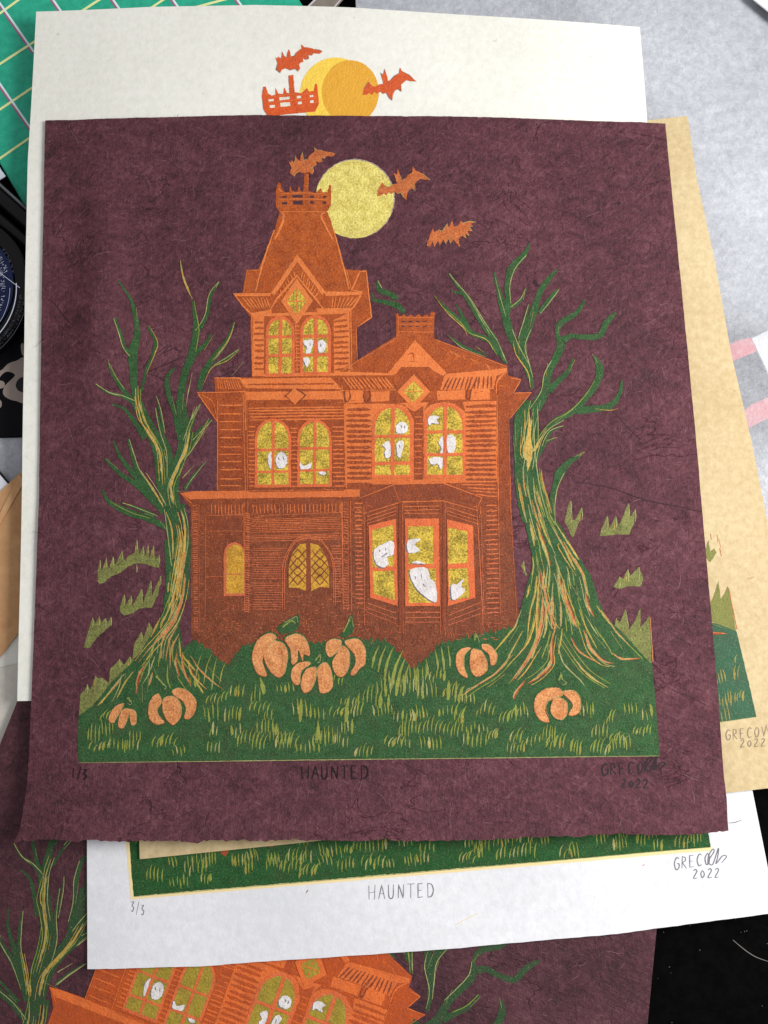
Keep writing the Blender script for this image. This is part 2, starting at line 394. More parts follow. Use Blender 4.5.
# stray hairs on the black table
class Loose(Ink):
    def vert(s, px, py, z):
        x, y = P(px, py, TZ+.0003); s.v.append((x, y, TZ+.0002+z)); s.uvs.append((px/100, py/100)); return len(s.v)-1
m_dust = plain('lint', (120, 116, 112), .8, .2)
hh = Loose('', dict(d=m_dust)); hh.stroke('R', [(733, 940, .5), (745, 950, .7), (756, 957, .7), (770, 962, .4)], 'd', jit=.05)
tag(hh.build('hair', None), 'thin pale hair curling on the black table at lower right', 'hair')
hh = Loose('', dict(d=m_dust))
for k in range(16):
    x = random.uniform(655, 790); y = random.uniform(925, 1040)
    if x > 655 and (x-655)+(y-925)*1.0 > 8: a = random.uniform(0, 6.3); r = random.uniform(.3, 1.4); hh.stroke('R', [(x, y, .45), (x+math.cos(a)*r, y+math.sin(a)*r, .35)], 'd', jit=.05)
tag(hh.build('lint', None), 'scattered specks of pale lint on the black table', 'lint', kind='stuff')

# green cutting mat
m_mat = plain('green_mat', (38, 166, 134), .6, .3, .5, (50, 182, 150), 260)
mz = TZ+.0030
mat_o = thing('cutting_mat', 'green cutting mat with yellow and pink grid lines under the cream sheet', 'cutting mat', (-.17, .25, TZ))
b = flat('mat_sheet', [(-330, -330), (3, 166), (25, 206), (60, 262), (420, 30), (306, 7), (520, -150), (300, -330)][0:0] or [(-150, -90), (25, 206), (120, 340), (480, 60), (305, 9), (200, -160)], mz, .0028, m_mat, .0004); under(b, mat_o)
class OnMat(Ink):
    zz = mz
    def vert(s, px, py, z):
        x, y = P(px, py, s.zz); s.v.append((x, y, s.zz+z)); s.uvs.append((px/100, py/100)); return len(s.v)-1
m_yl = plain('mat_yellow_line', (240, 244, 170), .6, .3); m_pk = plain('mat_pink_line', (170, 104, 134), .6, .3); m_ww = plain('mat_white_line', (222, 246, 246), .6, .3)
g = OnMat('', dict(y=m_yl, p=m_pk, w=m_ww))
for a, b_ in (((-20, 28), (20, -1)), ((-20, 77), (110, -7)), ((-20, 123), (172, -6)), ((-18, 171), (60, 117)), ((120, 28), (245, -6))):
    g.stroke('R', [a, b_], 'y', 2, w=2.3, jit=.03, taper=False)
for a, b_ in (((-8, -8), (34, 52)), ((-20, 55), (32, 130)), ((49, -6), (80, 38)), ((109, -6), (140, 38)), ((169, -6), (200, 38)), ((233, -6), (262, 34))):
    g.stroke('R', [(a[0]-1.5, a[1]+.9), (b_[0]-1.5, b_[1]+.9)], 'p', 1, w=2.3, jit=.03, taper=False)
    g.stroke('R', [a, b_], 'w', 3, w=2.0, jit=.03, taper=False)
gl = g.build('grid_lines', mat_o)
# brown ruler strip at the top
rr = thing('ruler', 'grey brown ruler strip poking out above the cream sheet beside the mat', 'ruler', P(325, 4, TZ)+(TZ,))
under(flat('ruler_body', [(300, 14), (336, -24), (362, -24), (330, 14)], mz+.0012, .0012, plain('ruler_brown', (128, 118, 108), .5, .4, .1, (140, 130, 120))), rr)
g = OnMat('', dict(w=plain('ruler_edge_paint', (206, 196, 200), .6, .3))); g.zz = mz+.0013
g.stroke('R', [(302, 13), (337, -22)], 'w', 1, w=1.8, jit=.03, taper=False); g.stroke('R', [(329, 13), (360, -22)], 'w', 1, w=1.3, jit=.03, taper=False)
g.build('edge_marking', rr)

# frosted sleeve lying on the black table
def frosted():
    t = NT('frosted_film'); co = t.obj()
    n = t.noise(co, 260, 6, .8, .1); n1 = t.noise(co, 11, 5, .6, .2); n2 = t.noise(co, 800, 3, .8)
    t.l(t.ramp(n, [(.35, (202, 206, 215)), (.65, (224, 227, 234))]), t.b.inputs['Base Color'])
    t.b.inputs['Roughness'].default_value = .38; t.b.inputs['Specular IOR Level'].default_value = .5
    tr = t.n('ShaderNodeBsdfTransparent'); mx = t.n('ShaderNodeMixShader')
    f = t.math('ADD', t.math('MULTIPLY', n, .22), t.math('ADD', t.math('MULTIPLY', n1, .62), t.math('MULTIPLY', n2, .16)))
    al = t.ramp(f, [(.38, (.38, .38, .38, 1)), (.52, (.54, .56, .56, 1)), (.66, (.80, .80, .80, 1))])
    # film opacity lowered around the card, added to brighten what lies beneath
    vd = t.n('ShaderNodeVectorMath', operation='DISTANCE'); t.l(co, vd.inputs[0]); vd.inputs[1].default_value = P(752, 385, 0)+(0,)
    near = t.n('ShaderNodeMapRange', interpolation_type='SMOOTHSTEP'); near.inputs[1].default_value = .012; near.inputs[2].default_value = .045; near.inputs[3].default_value = .56; near.inputs[4].default_value = 1
    t.l(vd.outputs['Value'], near.inputs[0]); t.l(t.math('MULTIPLY', al, near.outputs[0]), mx.inputs[0])
    t.l(tr.outputs[0], mx.inputs[1]); t.l(t.b.outputs[0], mx.inputs[2]); t.l(mx.outputs[0], t.out.inputs[0])
    t.bump(t.math('ADD', t.math('MULTIPLY', n, .6), n1), .45, .003)
    return t.m
fz = -.0005
def film_h(x, y): return fz + .0016*mnoise.noise(Vector((x*14, y*14, 8))) + .0009*mnoise.noise(Vector((x*40+y*20, y*30, 3)))
f_o = sheet('frosted_sleeve', None, [(352, -60), (900, -60)], [(900, -60), (900, 640)], [(300, 600), (900, 590)], [(352, -60), (356, 5), (330, 300), (300, 600)], frosted(), fz, N=90, thick=.0002, hf=film_h)
tag(f_o, 'frosted translucent film sleeve lying right of the prints over a red and white card', 'plastic sleeve')
# the same film, left end visible between the jar and the envelope
f2 = sheet('frosted_sleeve', None, [(-80, 412), (60, 412)], [(60, 412), (60, 600)], [(-80, 600), (60, 600)], [(-80, 412), (-80, 600)], frosted(), fz-.002, N=24, thick=.0002, hf=lambda x, y: film_h(x, y)-.003)
tag(f2, 'grey speckled film corner showing below the black carton at the left edge', 'plastic sleeve')
# red and white card under the sleeve
cz = -.0040
cd = thing('packaging_card', 'white card with red bands seen blurred through the frosted sleeve', 'card', P(750, 380, cz)+(cz,))
under(flat('card_sheet', [(728, 372), (752, 338), (800, 300), (900, 420), (830, 470)][0:0] or [(751, 338), (768, 330), (860, 300), (900, 420), (800, 424), (768, 374)], cz, .0006, plain('white_card', (246, 246, 246), .5, .4)), cd)
m_red = plain('red_card_print', (226, 60, 62), .5, .4)
under(flat('red_band', [(716, 352), (736, 341), (751, 337), (757, 351), (740, 358), (722, 366)], cz+.0003, .0008, m_red), cd)
under(flat('red_band', [(734, 418), (752, 404), (790, 388), (790, 410), (760, 422), (738, 434)], cz+.0003, .0008, m_red), cd)
wc = flat('paper_sheet', [(750, -3), (800, 37), (900, -60), (760, -60)], .0035, .0006, plain('bright_card', (226, 226, 228), .6, .3)); tag(wc, 'white paper corner at the top right over the frosted sleeve', 'paper')

# left edge: tin, carton, notebook, envelope, papers
tz = .009
def disc(name, cx, cy, r, z, mat, n=96):
    x0, y0 = P(cx, cy, z); s = D/F
    return flat(name, [(x0+math.cos(k/n*2*math.pi)*r*s, y0+math.sin(k/n*2*math.pi)*r*s) for k in range(n)], z, .012 if name == 'tin_body' else .0012, mat, .0006, raw=True)
m_blk = plain('black_enamel', (6, 6, 8), .35, .25); m_navy = plain('navy_label', (14, 20, 50), .45, .2, 0, (20, 28, 64), 60)
tin = thing('ink_tin', 'round black tin with navy label and small white lettering at the left edge', 'tin', P(-52, 290, TZ)+(TZ,))
under(disc('tin_body', -52, 288, 82, .0062, m_blk), tin); under(disc('label_disc', -52, 288, 68, .0068, m_navy), tin)
g = OnMat('', dict(w=plain('label_lettering', (190, 194, 210), .6, .3), d=plain('dim_lettering', (84, 86, 96), .6, .3))); g.zz = .0069
def arc(r, a0, a1, w, m, n=24):
    g.stroke('R', [(-52+math.cos(math.radians(a0+(a1-a0)*k/n))*r, 288+math.sin(math.radians(a0+(a1-a0)*k/n))*r) for k in range(n+1)], m, 2, w=w, jit=.05, taper=False)
arc(68.5, -4, 60, .9, 'w'); arc(62, 0, 60, .35, 'w'); arc(80, 12, 60, .35, 'd')
def glyphs(r, a0, a1, h, m, dens):
    a = a0
    while a < a1:
        ca, sa = math.cos(math.radians(a)), math.sin(math.radians(a)); tx, ty = -sa, ca
        if random.random() < .85:
            for q in range(random.choice((1, 2, 2, 3))):
                o1, o2 = random.uniform(0, h), random.uniform(0, h); d1, d2 = random.uniform(-.7, .7)*dens, random.uniform(-.7, .7)*dens
                g.stroke('R', [(-52+ca*(r+o1)+tx*d1, 288+sa*(r+o1)+ty*d1), (-52+ca*(r+o2)+tx*d2, 288+sa*(r+o2)+ty*d2)], m, 3, w=.5, jit=.03)
        a += dens*1.0
glyphs(52, -24, 56, 6, 'w', 1.9); glyphs(72, 6, 56, 2.6, 'd', 1.2); glyphs(76, 8, 56, 2.2, 'd', 1.1); glyphs(58, -38, -14, 5, 'w', 2.2); glyphs(66, -34, -12, 3, 'd', 1.6)
g.stroke('R', [(-12, 264), (20, 288)], 'w', 4, w=.9, jit=.05)
g.build('label_text', tin)
# dark tools behind
tl = thing('craft_knife', 'black tool handle with glossy ridges beside the green mat corner', 'tool', P(10, 215, TZ)+(TZ,))
def tube(name, pts, r, mat, parent):
    c = bpy.data.curves.new(name, 'CURVE'); c.dimensions = '3D'; c.bevel_depth = r; c.bevel_resolution = 4; s = c.splines.new('POLY'); s.points.add(len(pts)-1)
    for q, (a, b_, z) in zip(s.points, pts): x, y = P(a, b_, z); q.co = (x, y, z, 1)
    c.use_fill_caps = True
    o = bpy.data.objects.new(name, c); sc.collection.objects.link(o)
    dg = bpy.context.evaluated_depsgraph_get(); me = bpy.data.meshes.new_from_object(o.evaluated_get(dg)); bpy.data.objects.remove(o)
    me.materials.clear(); me.materials.append(mat); o = bpy.data.objects.new(name, me); sc.collection.objects.link(o)
    for p in me.polygons: p.use_smooth = True
    return under(o, parent)
tube('handle', [(-30, 168, 0), (40, 232, -.001)], .0045, m_blk, tl); tube('grip', [(-30, 196, .001), (30, 246, 0)], .003, m_blk, tl)
tube('highlighted_rib', [(-10, 176, .0045), (30, 212, .0035)], .0006, plain('dull_metal', (80, 80, 84), .3, .6), tl)
sm = flat('paper_scrap', [(-40, 150), (0, 167), (6, 176), (0, 180), (-40, 175)], mz+.002, .0006, plain('scrap_white', (222, 228, 240), .6, .3)); tag(sm, 'tiny pale scrap of card touching the lower edge of the green mat', 'card')
ct = thing('carton', 'black carton with brown beige lettering below the round tin', 'carton', P(-30, 400, TZ)+(TZ,))
under(flat('carton_body', [(-120, 340), (30, 326), (60, 330), (60, 436), (-120, 440)], -.0020, .0040, plain('carton_black', (9, 9, 15), .6, .12)), ct)
g = OnMat('', dict(b=plain('beige_print', (158, 142, 134), .5, .3), k=plain('carton_dark', (20, 12, 16), .5, .3), n=plain('navy_band', (16, 18, 40), .5, .3))); g.zz = -.0019
g.poly('R', [(0, 371), (8, 364), (16, 361), (26, 360), (26, 400), (16, 401), (7, 398), (3, 393), (5, 386), (12, 379), (15, 375), (10, 372), (4, 373), (-6, 382), (-20, 378)], 'b', 1, .05, True)
g.poly('R', [(19, 379), (24, 378), (26, 391), (20, 391.5), (16.5, 388), (16, 384)], 'k', 3, .05, True)
g.poly('R', [(-8, 381), (2, 381), (5, 384), (3, 388), (-8, 389)], 'b', 2, .05, True); g.poly('R', [(-8, 399), (0, 400), (2, 404), (0, 408), (-8, 408)], 'b', 2, .05, True)
g.poly('R', [(21, 345), (24, 344), (26, 356), (22, 354)], 'b', 2, .05, True)
g.build('printed_letter', ct)
nb = thing('notebook', 'white notepad corner with a black edge beside the brown envelope', 'notepad', P(0, 490, TZ)+(TZ,))
under(flat('cover', [(-60, 400), (14, 489), (0, 540), (-80, 540)], -.0012, .002, m_blk, 0), nb)
under(flat('page', [(-62, 404), (11.8, 488.5), (-2, 540), (-80, 540)], -.0009, .0008, plain('page_white', (236, 238, 246), .7, .2), 0), nb)
m_kraft = smooth_paper('kraft_paper', (188, 140, 96), (206, 160, 114), (160, 118, 80), 140, .4)
ev = thing('envelope', 'brown kraft paper envelope with folded edge at the left of the cream sheet', 'envelope', P(0, 580, TZ)+(TZ,))
under(flat('envelope_body', [(21, 472), (60, 470), (60, 580), (0, 656.5), (-120, 800), (-160, 640)], .0004, .0006, m_kraft, 0), ev)
under(flat('folded_flap', [(19.5, 474), (24, 482), (1, 522), (-60, 600), (-64, 594), (0, 513)], .0010, .0004, plain('kraft_fold', (206, 158, 110), .7, .3, .3, (216, 170, 124)), 0), ev)
p1 = flat('paper_sheet', [(60, 560), (60, 660), (-60, 682), (-90, 740), (-200, 640)], -.0008, .0005, plain('sheet_white', (238, 236, 228), .7, .2)); tag(p1, 'bright white paper showing as a thin wedge under the brown envelope', 'paper')
p2 = flat('paper_sheet', [(120, 640), (-60, 681), (-200, 900), (-60, 1000), (120, 900)], -.0002, .0005, smooth_paper('grey_white_paper', (206, 200, 190), (222, 217, 206))); tag(p2, 'greyish white paper left of the lower plum sheet under the cream sheet', 'paper')

# ================================================================== artwork parts (outlines in photograph pixels of the top print)
def crown(k):
    k.poly('F', [(120, 505), (122, 400), (140, 330), (158, 330), (170, 385), (195, 405), (225, 400), (232, 350), (246, 395), (285, 400), (300, 350), (312, 395), (332, 400), (340, 262), (376, 262), (372, 395), (420, 410), (445, 395), (468, 372), (482, 405), (518, 400), (535, 345), (548, 350), (545, 505), (510, 560), (150, 560)], 'rust', 1, .2)
    for a, b_, c, d in ((168, 205, 432, 448), (250, 328, 425, 446), (384, 415, 428, 446), (482, 510, 432, 446), (170, 210, 478, 498), (254, 328, 468, 498), (386, 416, 472, 492), (480, 508, 472, 492)):
        k.poly('F', [(a, c), (b_, c), (b_, d), (a, d)], k.M['paper_hole'], 2, .15)
    k.stroke('F', [(160, 415), (330, 410), (505, 418)], 'lite', 3, w=.8); k.stroke('F', [(150, 458), (330, 456), (520, 460)], 'lite', 3, w=.7)
    k.stroke('F', [(368, 275), (368, 390)], 'lite', 3, w=.8); k.stroke('F', [(145, 350), (152, 385), (172, 405)], 'lite', 3, w=.8)
def house(k, full=True):
    "outer block of the house with its siding"
    k.poly('R', [(233.4, 293.3), (250, 316), (251.6, 377), (214, 377.7), (215, 392), (197, 393), (216.5, 422), (217.5, 490), (180, 492.5), (190.5, 509), (191.3, 637), (205, 652), (222, 664), (228, 668), (240, 655), (262, 650), (330, 646), (380, 650), (400, 662), (413, 672), (428, 660), (457, 645), (500, 645), (520, 630), (513, 545), (510.5, 480), (508, 420), (531, 392.4), (512, 394), (521, 379), (508, 375.5), (508, 366), (435, 339), (396, 336.5), (355.6, 361), (357, 326), (371.4, 317), (366, 270.4), (344, 269), (300, 262), (258, 269), (246.4, 269.6), (242.5, 292.5)], 'rust', 0, .25)
def house_lines(k):
    S, Hh = k.stroke, k.hatch
    # tower body
    k.poly('A', [(280, 320), (650, 310), (655, 555), (590, 560), (280, 560)], 'lite', 1, .2)
    k.poly('A', [(322, 330), (640, 320), (590, 345), (592, 548), (322, 550)], 'rust', 2, .2)
    Hh('A', (285, 340), (285, 545), (322, 340), (322, 545), 9, 'rust', 2.4, 2); Hh('A', (592, 340), (592, 545), (645, 335), (650, 545), 10, 'rust', 2.4, 3)
    S('A', [(443, 350), (450, 545)], 'lite', 4, w=1.2); Hh('A', (440, 360), (440, 540), (462, 360), (462, 540), 12, 'lite', .9, 4)
    S('A', [(275, 322), (278, 560)], 'lite', 3, w=1.6); S('A', [(655, 300), (660, 540)], 'lite', 3, w=1.8); S('A', [(676, 370), (680, 500)], 'lite', 3, w=1.2)
    # tower eave and gable
    k.poly('A', [(205, 243), (350, 240), (345, 252), (215, 254)], 'lite', 2, .2); k.poly('A', [(550, 235), (700, 237), (690, 250), (560, 252)], 'lite', 2, .2)
    S('A', [(205, 243), (272, 318), (350, 305)], 'lite', 3, w=1.6); S('A', [(700, 238), (655, 305), (560, 300)], 'lite', 3, w=1.6)
    k.poly('A', [(270, 318), (350, 304), (352, 318), (276, 332)], 'lite', 3, .2); k.poly('A', [(520, 300), (656, 298), (656, 312), (530, 318)], 'lite', 3, .2)
    Hh('A', (235, 258), (340, 256), (270, 300), (350, 296), 8, 'lite', 1.1, 3); Hh('A', (575, 256), (690, 256), (575, 300), (655, 296), 7, 'lite', 1.1, 3)
    k.poly('A', [(350, 240), (450, 92), (558, 236), (545, 248), (450, 122), (362, 250)], 'lite', 3, .2)
    S('A', [(345, 305), (372, 262), (448, 175), (520, 262), (548, 300)], 'lite', 4, w=2.0, curve=False)
    Hh('A', (380, 232), (440, 150), (392, 262), (448, 176), 6, 'lite', 1.1, 4); Hh('A', (465, 150), (535, 240), (462, 182), (520, 268), 7, 'lite', 1.1, 4)
    # right wing of the tower top
    S('A', [(655, 235), (690, 160), (715, 158), (735, 335), (680, 372)], 'lite', 3, w=1.3, curve=False); S('A', [(640, 155), (658, 228)], 'lite', 3, w=1.3); S('A', [(690, 165), (660, 230), (700, 237), (655, 310)], 'lite', 3, w=1.2, curve=False)
    # band under the tower
    k.poly('A', [(225, 570), (580, 566), (622, 612), (250, 606)], 'lite', 1, .2); k.poly('A', [(250, 620), (620, 618), (628, 650), (252, 652)], 'lite', 1, .2)
    S('A', [(262, 592), (590, 590)], 'rust', 3, w=2.6); S('A', [(258, 612), (400, 614)], 'rust', 3, w=1.8); S('A', [(470, 614), (600, 612)], 'rust', 3, w=1.8)
    S('A', [(262, 660), (405, 662)], 'rust', 3, w=2.4); S('A', [(470, 662), (620, 660)], 'rust', 3, w=2.4)
    k.poly('A', [(438, 605), (475, 638), (440, 670), (402, 636)], 'lite', 4, .2); S('A', [(402, 640), (430, 612)], 'brown', 5, w=2); S('A', [(404, 634), (438, 668)], 'rust', 5, w=1.6); S('A', [(448, 608), (482, 634), (455, 662)], 'brown', 5, w=1.7, curve=False)
    # left low roof and left column
    k.poly('A', [(132, 568), (228, 568), (240, 612), (134, 618)], 'rust', 2, .2); S('A', [(132, 568), (232, 568), (262, 610)], 'lite', 3, w=1.5, curve=False)
    Hh('A', (140, 572), (220, 572), (142, 612), (240, 612), 10, 'lite', .7, 3, .2)
    S('A', [(65, 625), (250, 620)], 'lite', 4, w=1.6); S('A', [(68, 628), (145, 738)], 'lite', 4, w=1.6); S('A', [(75, 630), (125, 660), (142, 735)], 'lite', 4, w=.8)
    S('A', [(248, 620), (252, 768)], 'lite', 4, w=2.0)
    S('C', [(160, 90), (158, 470)], 'lite', 3, w=1.4); S('C', [(268, 60), (278, 470)], 'lite', 3, w=1.5); S('C', [(284, 60), (288, 465)], 'lite', 3, w=1.0)
    Hh('C', (166, 92), (166, 470), (264, 92), (264, 470), 11, 'lite', 1.3, 3)
    # middle facade siding
    k.poly('C', [(286, 105), (700, 100), (704, 462), (290, 466)], 'rust', 1, .2)
    Hh('C', (292, 112), (292, 175), (700, 108), (702, 170), 5, 'lite', 1.5, 2)
    Hh('C', (290, 190), (292, 460), (318, 190), (320, 460), 15, 'lite', 1.2, 3); Hh('C', (472, 195), (474, 460), (503, 195), (503, 460), 14, 'lite', 1.1, 3); Hh('C', (650, 190), (652, 460), (700, 190), (702, 460), 14, 'lite', 1.4, 3)
    S('C', [(706, 100), (710, 460)], 'lite', 4, w=2.2); S('C', [(690, 20), (700, 100)], 'lite', 4, w=1.4)
    # right main eaves
    k.poly('B', [(0, 275), (210, 282), (212, 290), (0, 290)], 'lite', 2, .2); k.poly('B', [(405, 285), (640, 262), (640, 275), (600, 292), (400, 296)], 'lite', 2, .2)
    Hh('B', (5, 298), (180, 298), (40, 342), (215, 342), 12, 'lite', 1.5, 3); Hh('B', (410, 300), (590, 292), (385, 345), (590, 340), 12, 'brown', 1.3, 4, .4)
    k.poly('B', [(400, 292), (600, 288), (590, 342), (385, 346)], 'lite', 2, .2); k.poly('B', [(372, 350), (480, 345), (480, 382), (372, 385)], 'lite', 2, .2)
    k.poly('B', [(505, 343), (575, 340), (575, 382), (500, 385)], 'lite', 2, .2); k.poly('B', [(20, 350), (90, 350), (90, 395), (22, 398)], 'lite', 2, .2); k.poly('B', [(118, 352), (190, 350), (190, 388), (118, 392)], 'lite', 2, .2)
    S('B', [(0, 348), (215, 346)], 'lite', 3, w=1.4); S('B', [(640, 275), (605, 310), (600, 360)], 'lite', 3, w=1.6); S('B', [(510, 296), (492, 335), (488, 372), (498, 380), (505, 345), (525, 300)], 'brown', 4, w=1.0)
    S('B', [(97, 345), (90, 370), (102, 392), (118, 370), (112, 345)], 'brown', 5, w=1.1); S('B', [(20, 345), (16, 370), (28, 392), (40, 370), (34, 345)], 'brown', 5, w=1.1)
    # right facade
    k.poly('B', [(15, 400), (600, 388), (605, 700), (18, 710)], 'lite', 1, .2)
    Hh('B', (24, 412), (24, 715), (118, 412), (124, 715), 15, 'rust', 3.0, 2); Hh('B', (480, 402), (482, 700), (600, 398), (602, 700), 16, 'rust', 2.8, 2)
    k.poly('B', [(150, 398), (220, 392), (286, 430), (320, 405), (320, 690), (284, 690), (284, 460), (250, 402)], 'rust', 2, .2); Hh('B', (286, 440), (286, 680), (318, 440), (318, 680), 11, 'lite', 1.0, 4)
    k.poly('B', [(345, 385), (470, 390), (482, 430), (440, 400), (400, 392), (350, 402), (322, 425)], 'rust', 2, .2)
    k.poly('B', [(606, 300), (645, 280), (640, 460), (650, 768), (608, 768)], 'rust', 3, .2)
    S('B', [(603, 365), (608, 768)], 'lite', 4, w=1.5); S('B', [(648, 460), (655, 768)], 'lite', 4, w=.9); S('B', [(735, 355), (650, 458)], 'lite', 4, w=1.1); S('B', [(655, 300), (695, 306), (665, 358), (735, 356)], 'lite', 4, w=1.1, curve=False)
    S('B', [(16, 400), (22, 700)], 'lite', 4, w=2.0)
    # storey line
    k.poly('C', [(0, 482), (60, 474), (768, 466), (768, 498), (40, 508), (26, 500)], 'lite', 4, .3); S('C', [(290, 476), (700, 470)], 'rust', 5, w=1.6)
    S('C', [(0, 482), (48, 525)], 'lite', 4, w=1.5)
    for i in range(260):
        x = random.uniform(217, 508); y = random.uniform(385, 490); r_ = random.uniform(.6, 2.2)
        k.stroke('R', [(x-r_, y, .3), (x+r_, y+random.uniform(-.3, .3), random.uniform(.4, .8))], random.choice(('lite', 'rust')), 4, jit=.1)
    Hh('B', (24, 720), (24, 768), (600, 700), (604, 768), 3, 'rust', 3.2, 2)
    k.poly('B', [(20, 722), (600, 700), (608, 768), (20, 768)], 'rust', 3, .2)
def house_ground_floor(k):
    S, Hh = k.stroke, k.hatch
    Hh('D', (50, 20), (60, 560), (76, 16), (80, 560), 62, 'lite', .7, 2, .3, .15); S('D', [(110, 60), (108, 500)], 'lite', 3, w=.8); S('D', [(80, 20), (84, 560)], 'lite', 2, w=.6)
    Hh('D', (125, 18), (272, 18), (128, 62), (272, 62), 10, 'lite', 1.0, 3, .3); Hh('D', (300, 18), (690, 14), (304, 58), (690, 52), 24, 'lite', 1.0, 3, .3)
    S('D', [(115, 66), (270, 62)], 'lite', 3, w=.9); S('D', [(345, 66), (690, 52)], 'lite', 3, w=.9); S('D', [(345, 66), (300, 105)], 'lite', 3, w=.8)
    Hh('D', (116, 78), (116, 500), (265, 74), (265, 500), 50, 'brown', .9, 2, 1.5, .25); Hh('D', (300, 80), (300, 180), (688, 70), (688, 170), 13, 'lite', .65, 3, 2, .2)
    Hh('D', (302, 190), (302, 470), (445, 190), (445, 470), 28, 'lite', .6, 3, 2.5, .2); Hh('D', (640, 180), (655, 460), (690, 180), (690, 460), 26, 'lite', .7, 3, 1, .2)
    S('D', [(118, 132), (262, 132)], 'lite', 3, w=.8); S('D', [(112, 326), (185, 326)], 'lite', 3, w=.8)
    S('D', [(272, 10), (276, 480)], 'lite', 3, w=1.4); S('D', [(288, 10), (292, 480)], 'lite', 3, w=.8); Hh('D', (276, 50), (276, 480), (298, 54), (300, 484), 44, 'lite', .9, 4, .3, .1)
    S('D', [(692, 10), (696, 470)], 'lite', 3, w=1.6); S('D', [(716, 10), (718, 470)], 'lite', 3, w=1.0); Hh('D', (696, 30), (698, 465), (716, 34), (718, 468), 38, 'lite', .8, 4, .3, .1)
    Hh('E', (55, 80), (60, 480), (85, 80), (90, 480), 24, 'lite', 1.3, 3, .4); S('E', [(5, 80), (12, 490)], 'lite', 3, w=1.0); S('E', [(40, 80), (44, 500)], 'lite', 3, w=1.2)
    # bay
    k.poly('E', [(75, 72), (210, 18), (390, 14), (545, 70), (535, 95), (400, 62), (225, 80), (98, 125)], 'brown', 3, .2)
    S('E', [(75, 70), (210, 16), (395, 12), (545, 68), (530, 100)], 'lite', 4, w=1.0, curve=False); S('E', [(205, 20), (232, 90)], 'lite', 4, w=.9); S('E', [(90, 128), (235, 84), (395, 80), (530, 118)], 'lite', 4, w=1.1, curve=False)
    for q, ww in ((0, 2.3), (14, 2.0), (27, 1.8)):
        S('E', [(104, 140+q), (216, 104+q)], 'lite', 4, w=ww*.6); S('E', [(246, 102+q), (380, 100+q)], 'lite', 4, w=ww*.7); S('E', [(410, 104+q), (528, 142+q)], 'lite', 4, w=ww*.6)
        S('E', [(100, 470+q*1.3), (216, 512+q*1.5)], 'lite', 4, w=ww*.6); S('E', [(250, 508+q*1.4), (386, 508+q*1.4)], 'lite', 4, w=ww*.7); S('E', [(415, 520+q*1.4), (540, 470+q*1.6)], 'lite', 4, w=ww*.6)
    S('E', [(92, 100), (94, 560)], 'lite', 4, w=1.0); S('E', [(104, 130), (106, 480)], 'brown', 4, w=2.0)
    for x in (232, 398): S('E', [(x, 84), (x, 580)], 'brown', 5, w=5.5)
    S('E', [(240, 90), (242, 590)], 'lite', 6, w=.9); S('E', [(388, 90), (386, 590)], 'lite', 6, w=.8); S('E', [(404, 84), (403, 596)], 'lite', 6, w=.7)
    S('E', [(525, 100), (546, 480), (548, 560)], 'lite', 4, w=1.1); S('E', [(540, 100), (553, 520)], 'lite', 4, w=.9)
    S('E', [(606, 0), (616, 520)], 'lite', 4, w=1.1); Hh('E', (560, 90), (562, 520), (604, 88), (614, 518), 23, 'lite', 1.3, 4, .4)
    Hh('E', (440, 0), (530, 60), (600, 0), (604, 70), 5, 'lite', 1.2, 4, .4)
    S('E', [(648, 0), (680, 540)], 'lite', 4, w=.6); S('E', [(550, 545), (640, 555)], 'lite', 4, w=.6)
    # tool chatter left across the walls
    for i in range(1000):
        x = random.uniform(195, 508); y = random.uniform(505, 640); a = random.choice((0, 0, 0, 1.57))+random.gauss(0, .12); r_ = random.uniform(.6, 2.6)
        if 228 < x < 246 and 540 < y < 600 or 284 < x < 333 and 538 < y < 595 or 364 < x < 478 and 515 < y < 608: continue
        k.stroke('R', [(x-math.cos(a)*r_, y-math.sin(a)*r_, .3), (x+math.cos(a)*r_, y+math.sin(a)*r_, random.uniform(.4, .8))], random.choice(('lite', 'lite', 'lite', 'brown')), 4, jit=.1)
    # stubble at the foot
    for i in range(60):
        x = random.uniform(200, 515); y = random.uniform(625, 645); a = random.uniform(-.5, .5)
        k.stroke('R', [(x, y, .4), (x+a*5, y-random.uniform(2, 5), .5)], 'lite', 4)
def tower_roof(k):
    k.poly('R', [(279.5, 213), (277, 221), (272, 239), (258, 269), (255, 292), (271, 292.5), (297, 254), (325, 291.5), (349, 291), (344, 269), (336, 239), (331, 221), (327, 211)], 'rust', 1, .2)
    S = k.stroke
    S('R', [(280, 212), (326, 212)], 'lite', 3, w=1.0); S('F', [(165, 560), (185, 590), (150, 690), (110, 765)], 'lite', 3, w=2.2); S('F', [(500, 560), (470, 585), (520, 690), (560, 765)], 'lite', 3, w=1.8)
    S('A', [(362, 0), (320, 120), (290, 235)], 'lite', 3, w=1.8); S('A', [(590, 0), (628, 140), (650, 230)], 'lite', 3, w=1.8)
    S('A', [(255, 155), (300, 153)], 'lite', 3, w=1.0); S('A', [(258, 155), (244, 238)], 'lite', 3, w=.8); S('A', [(300, 160), (286, 236)], 'lite', 3, w=.7)
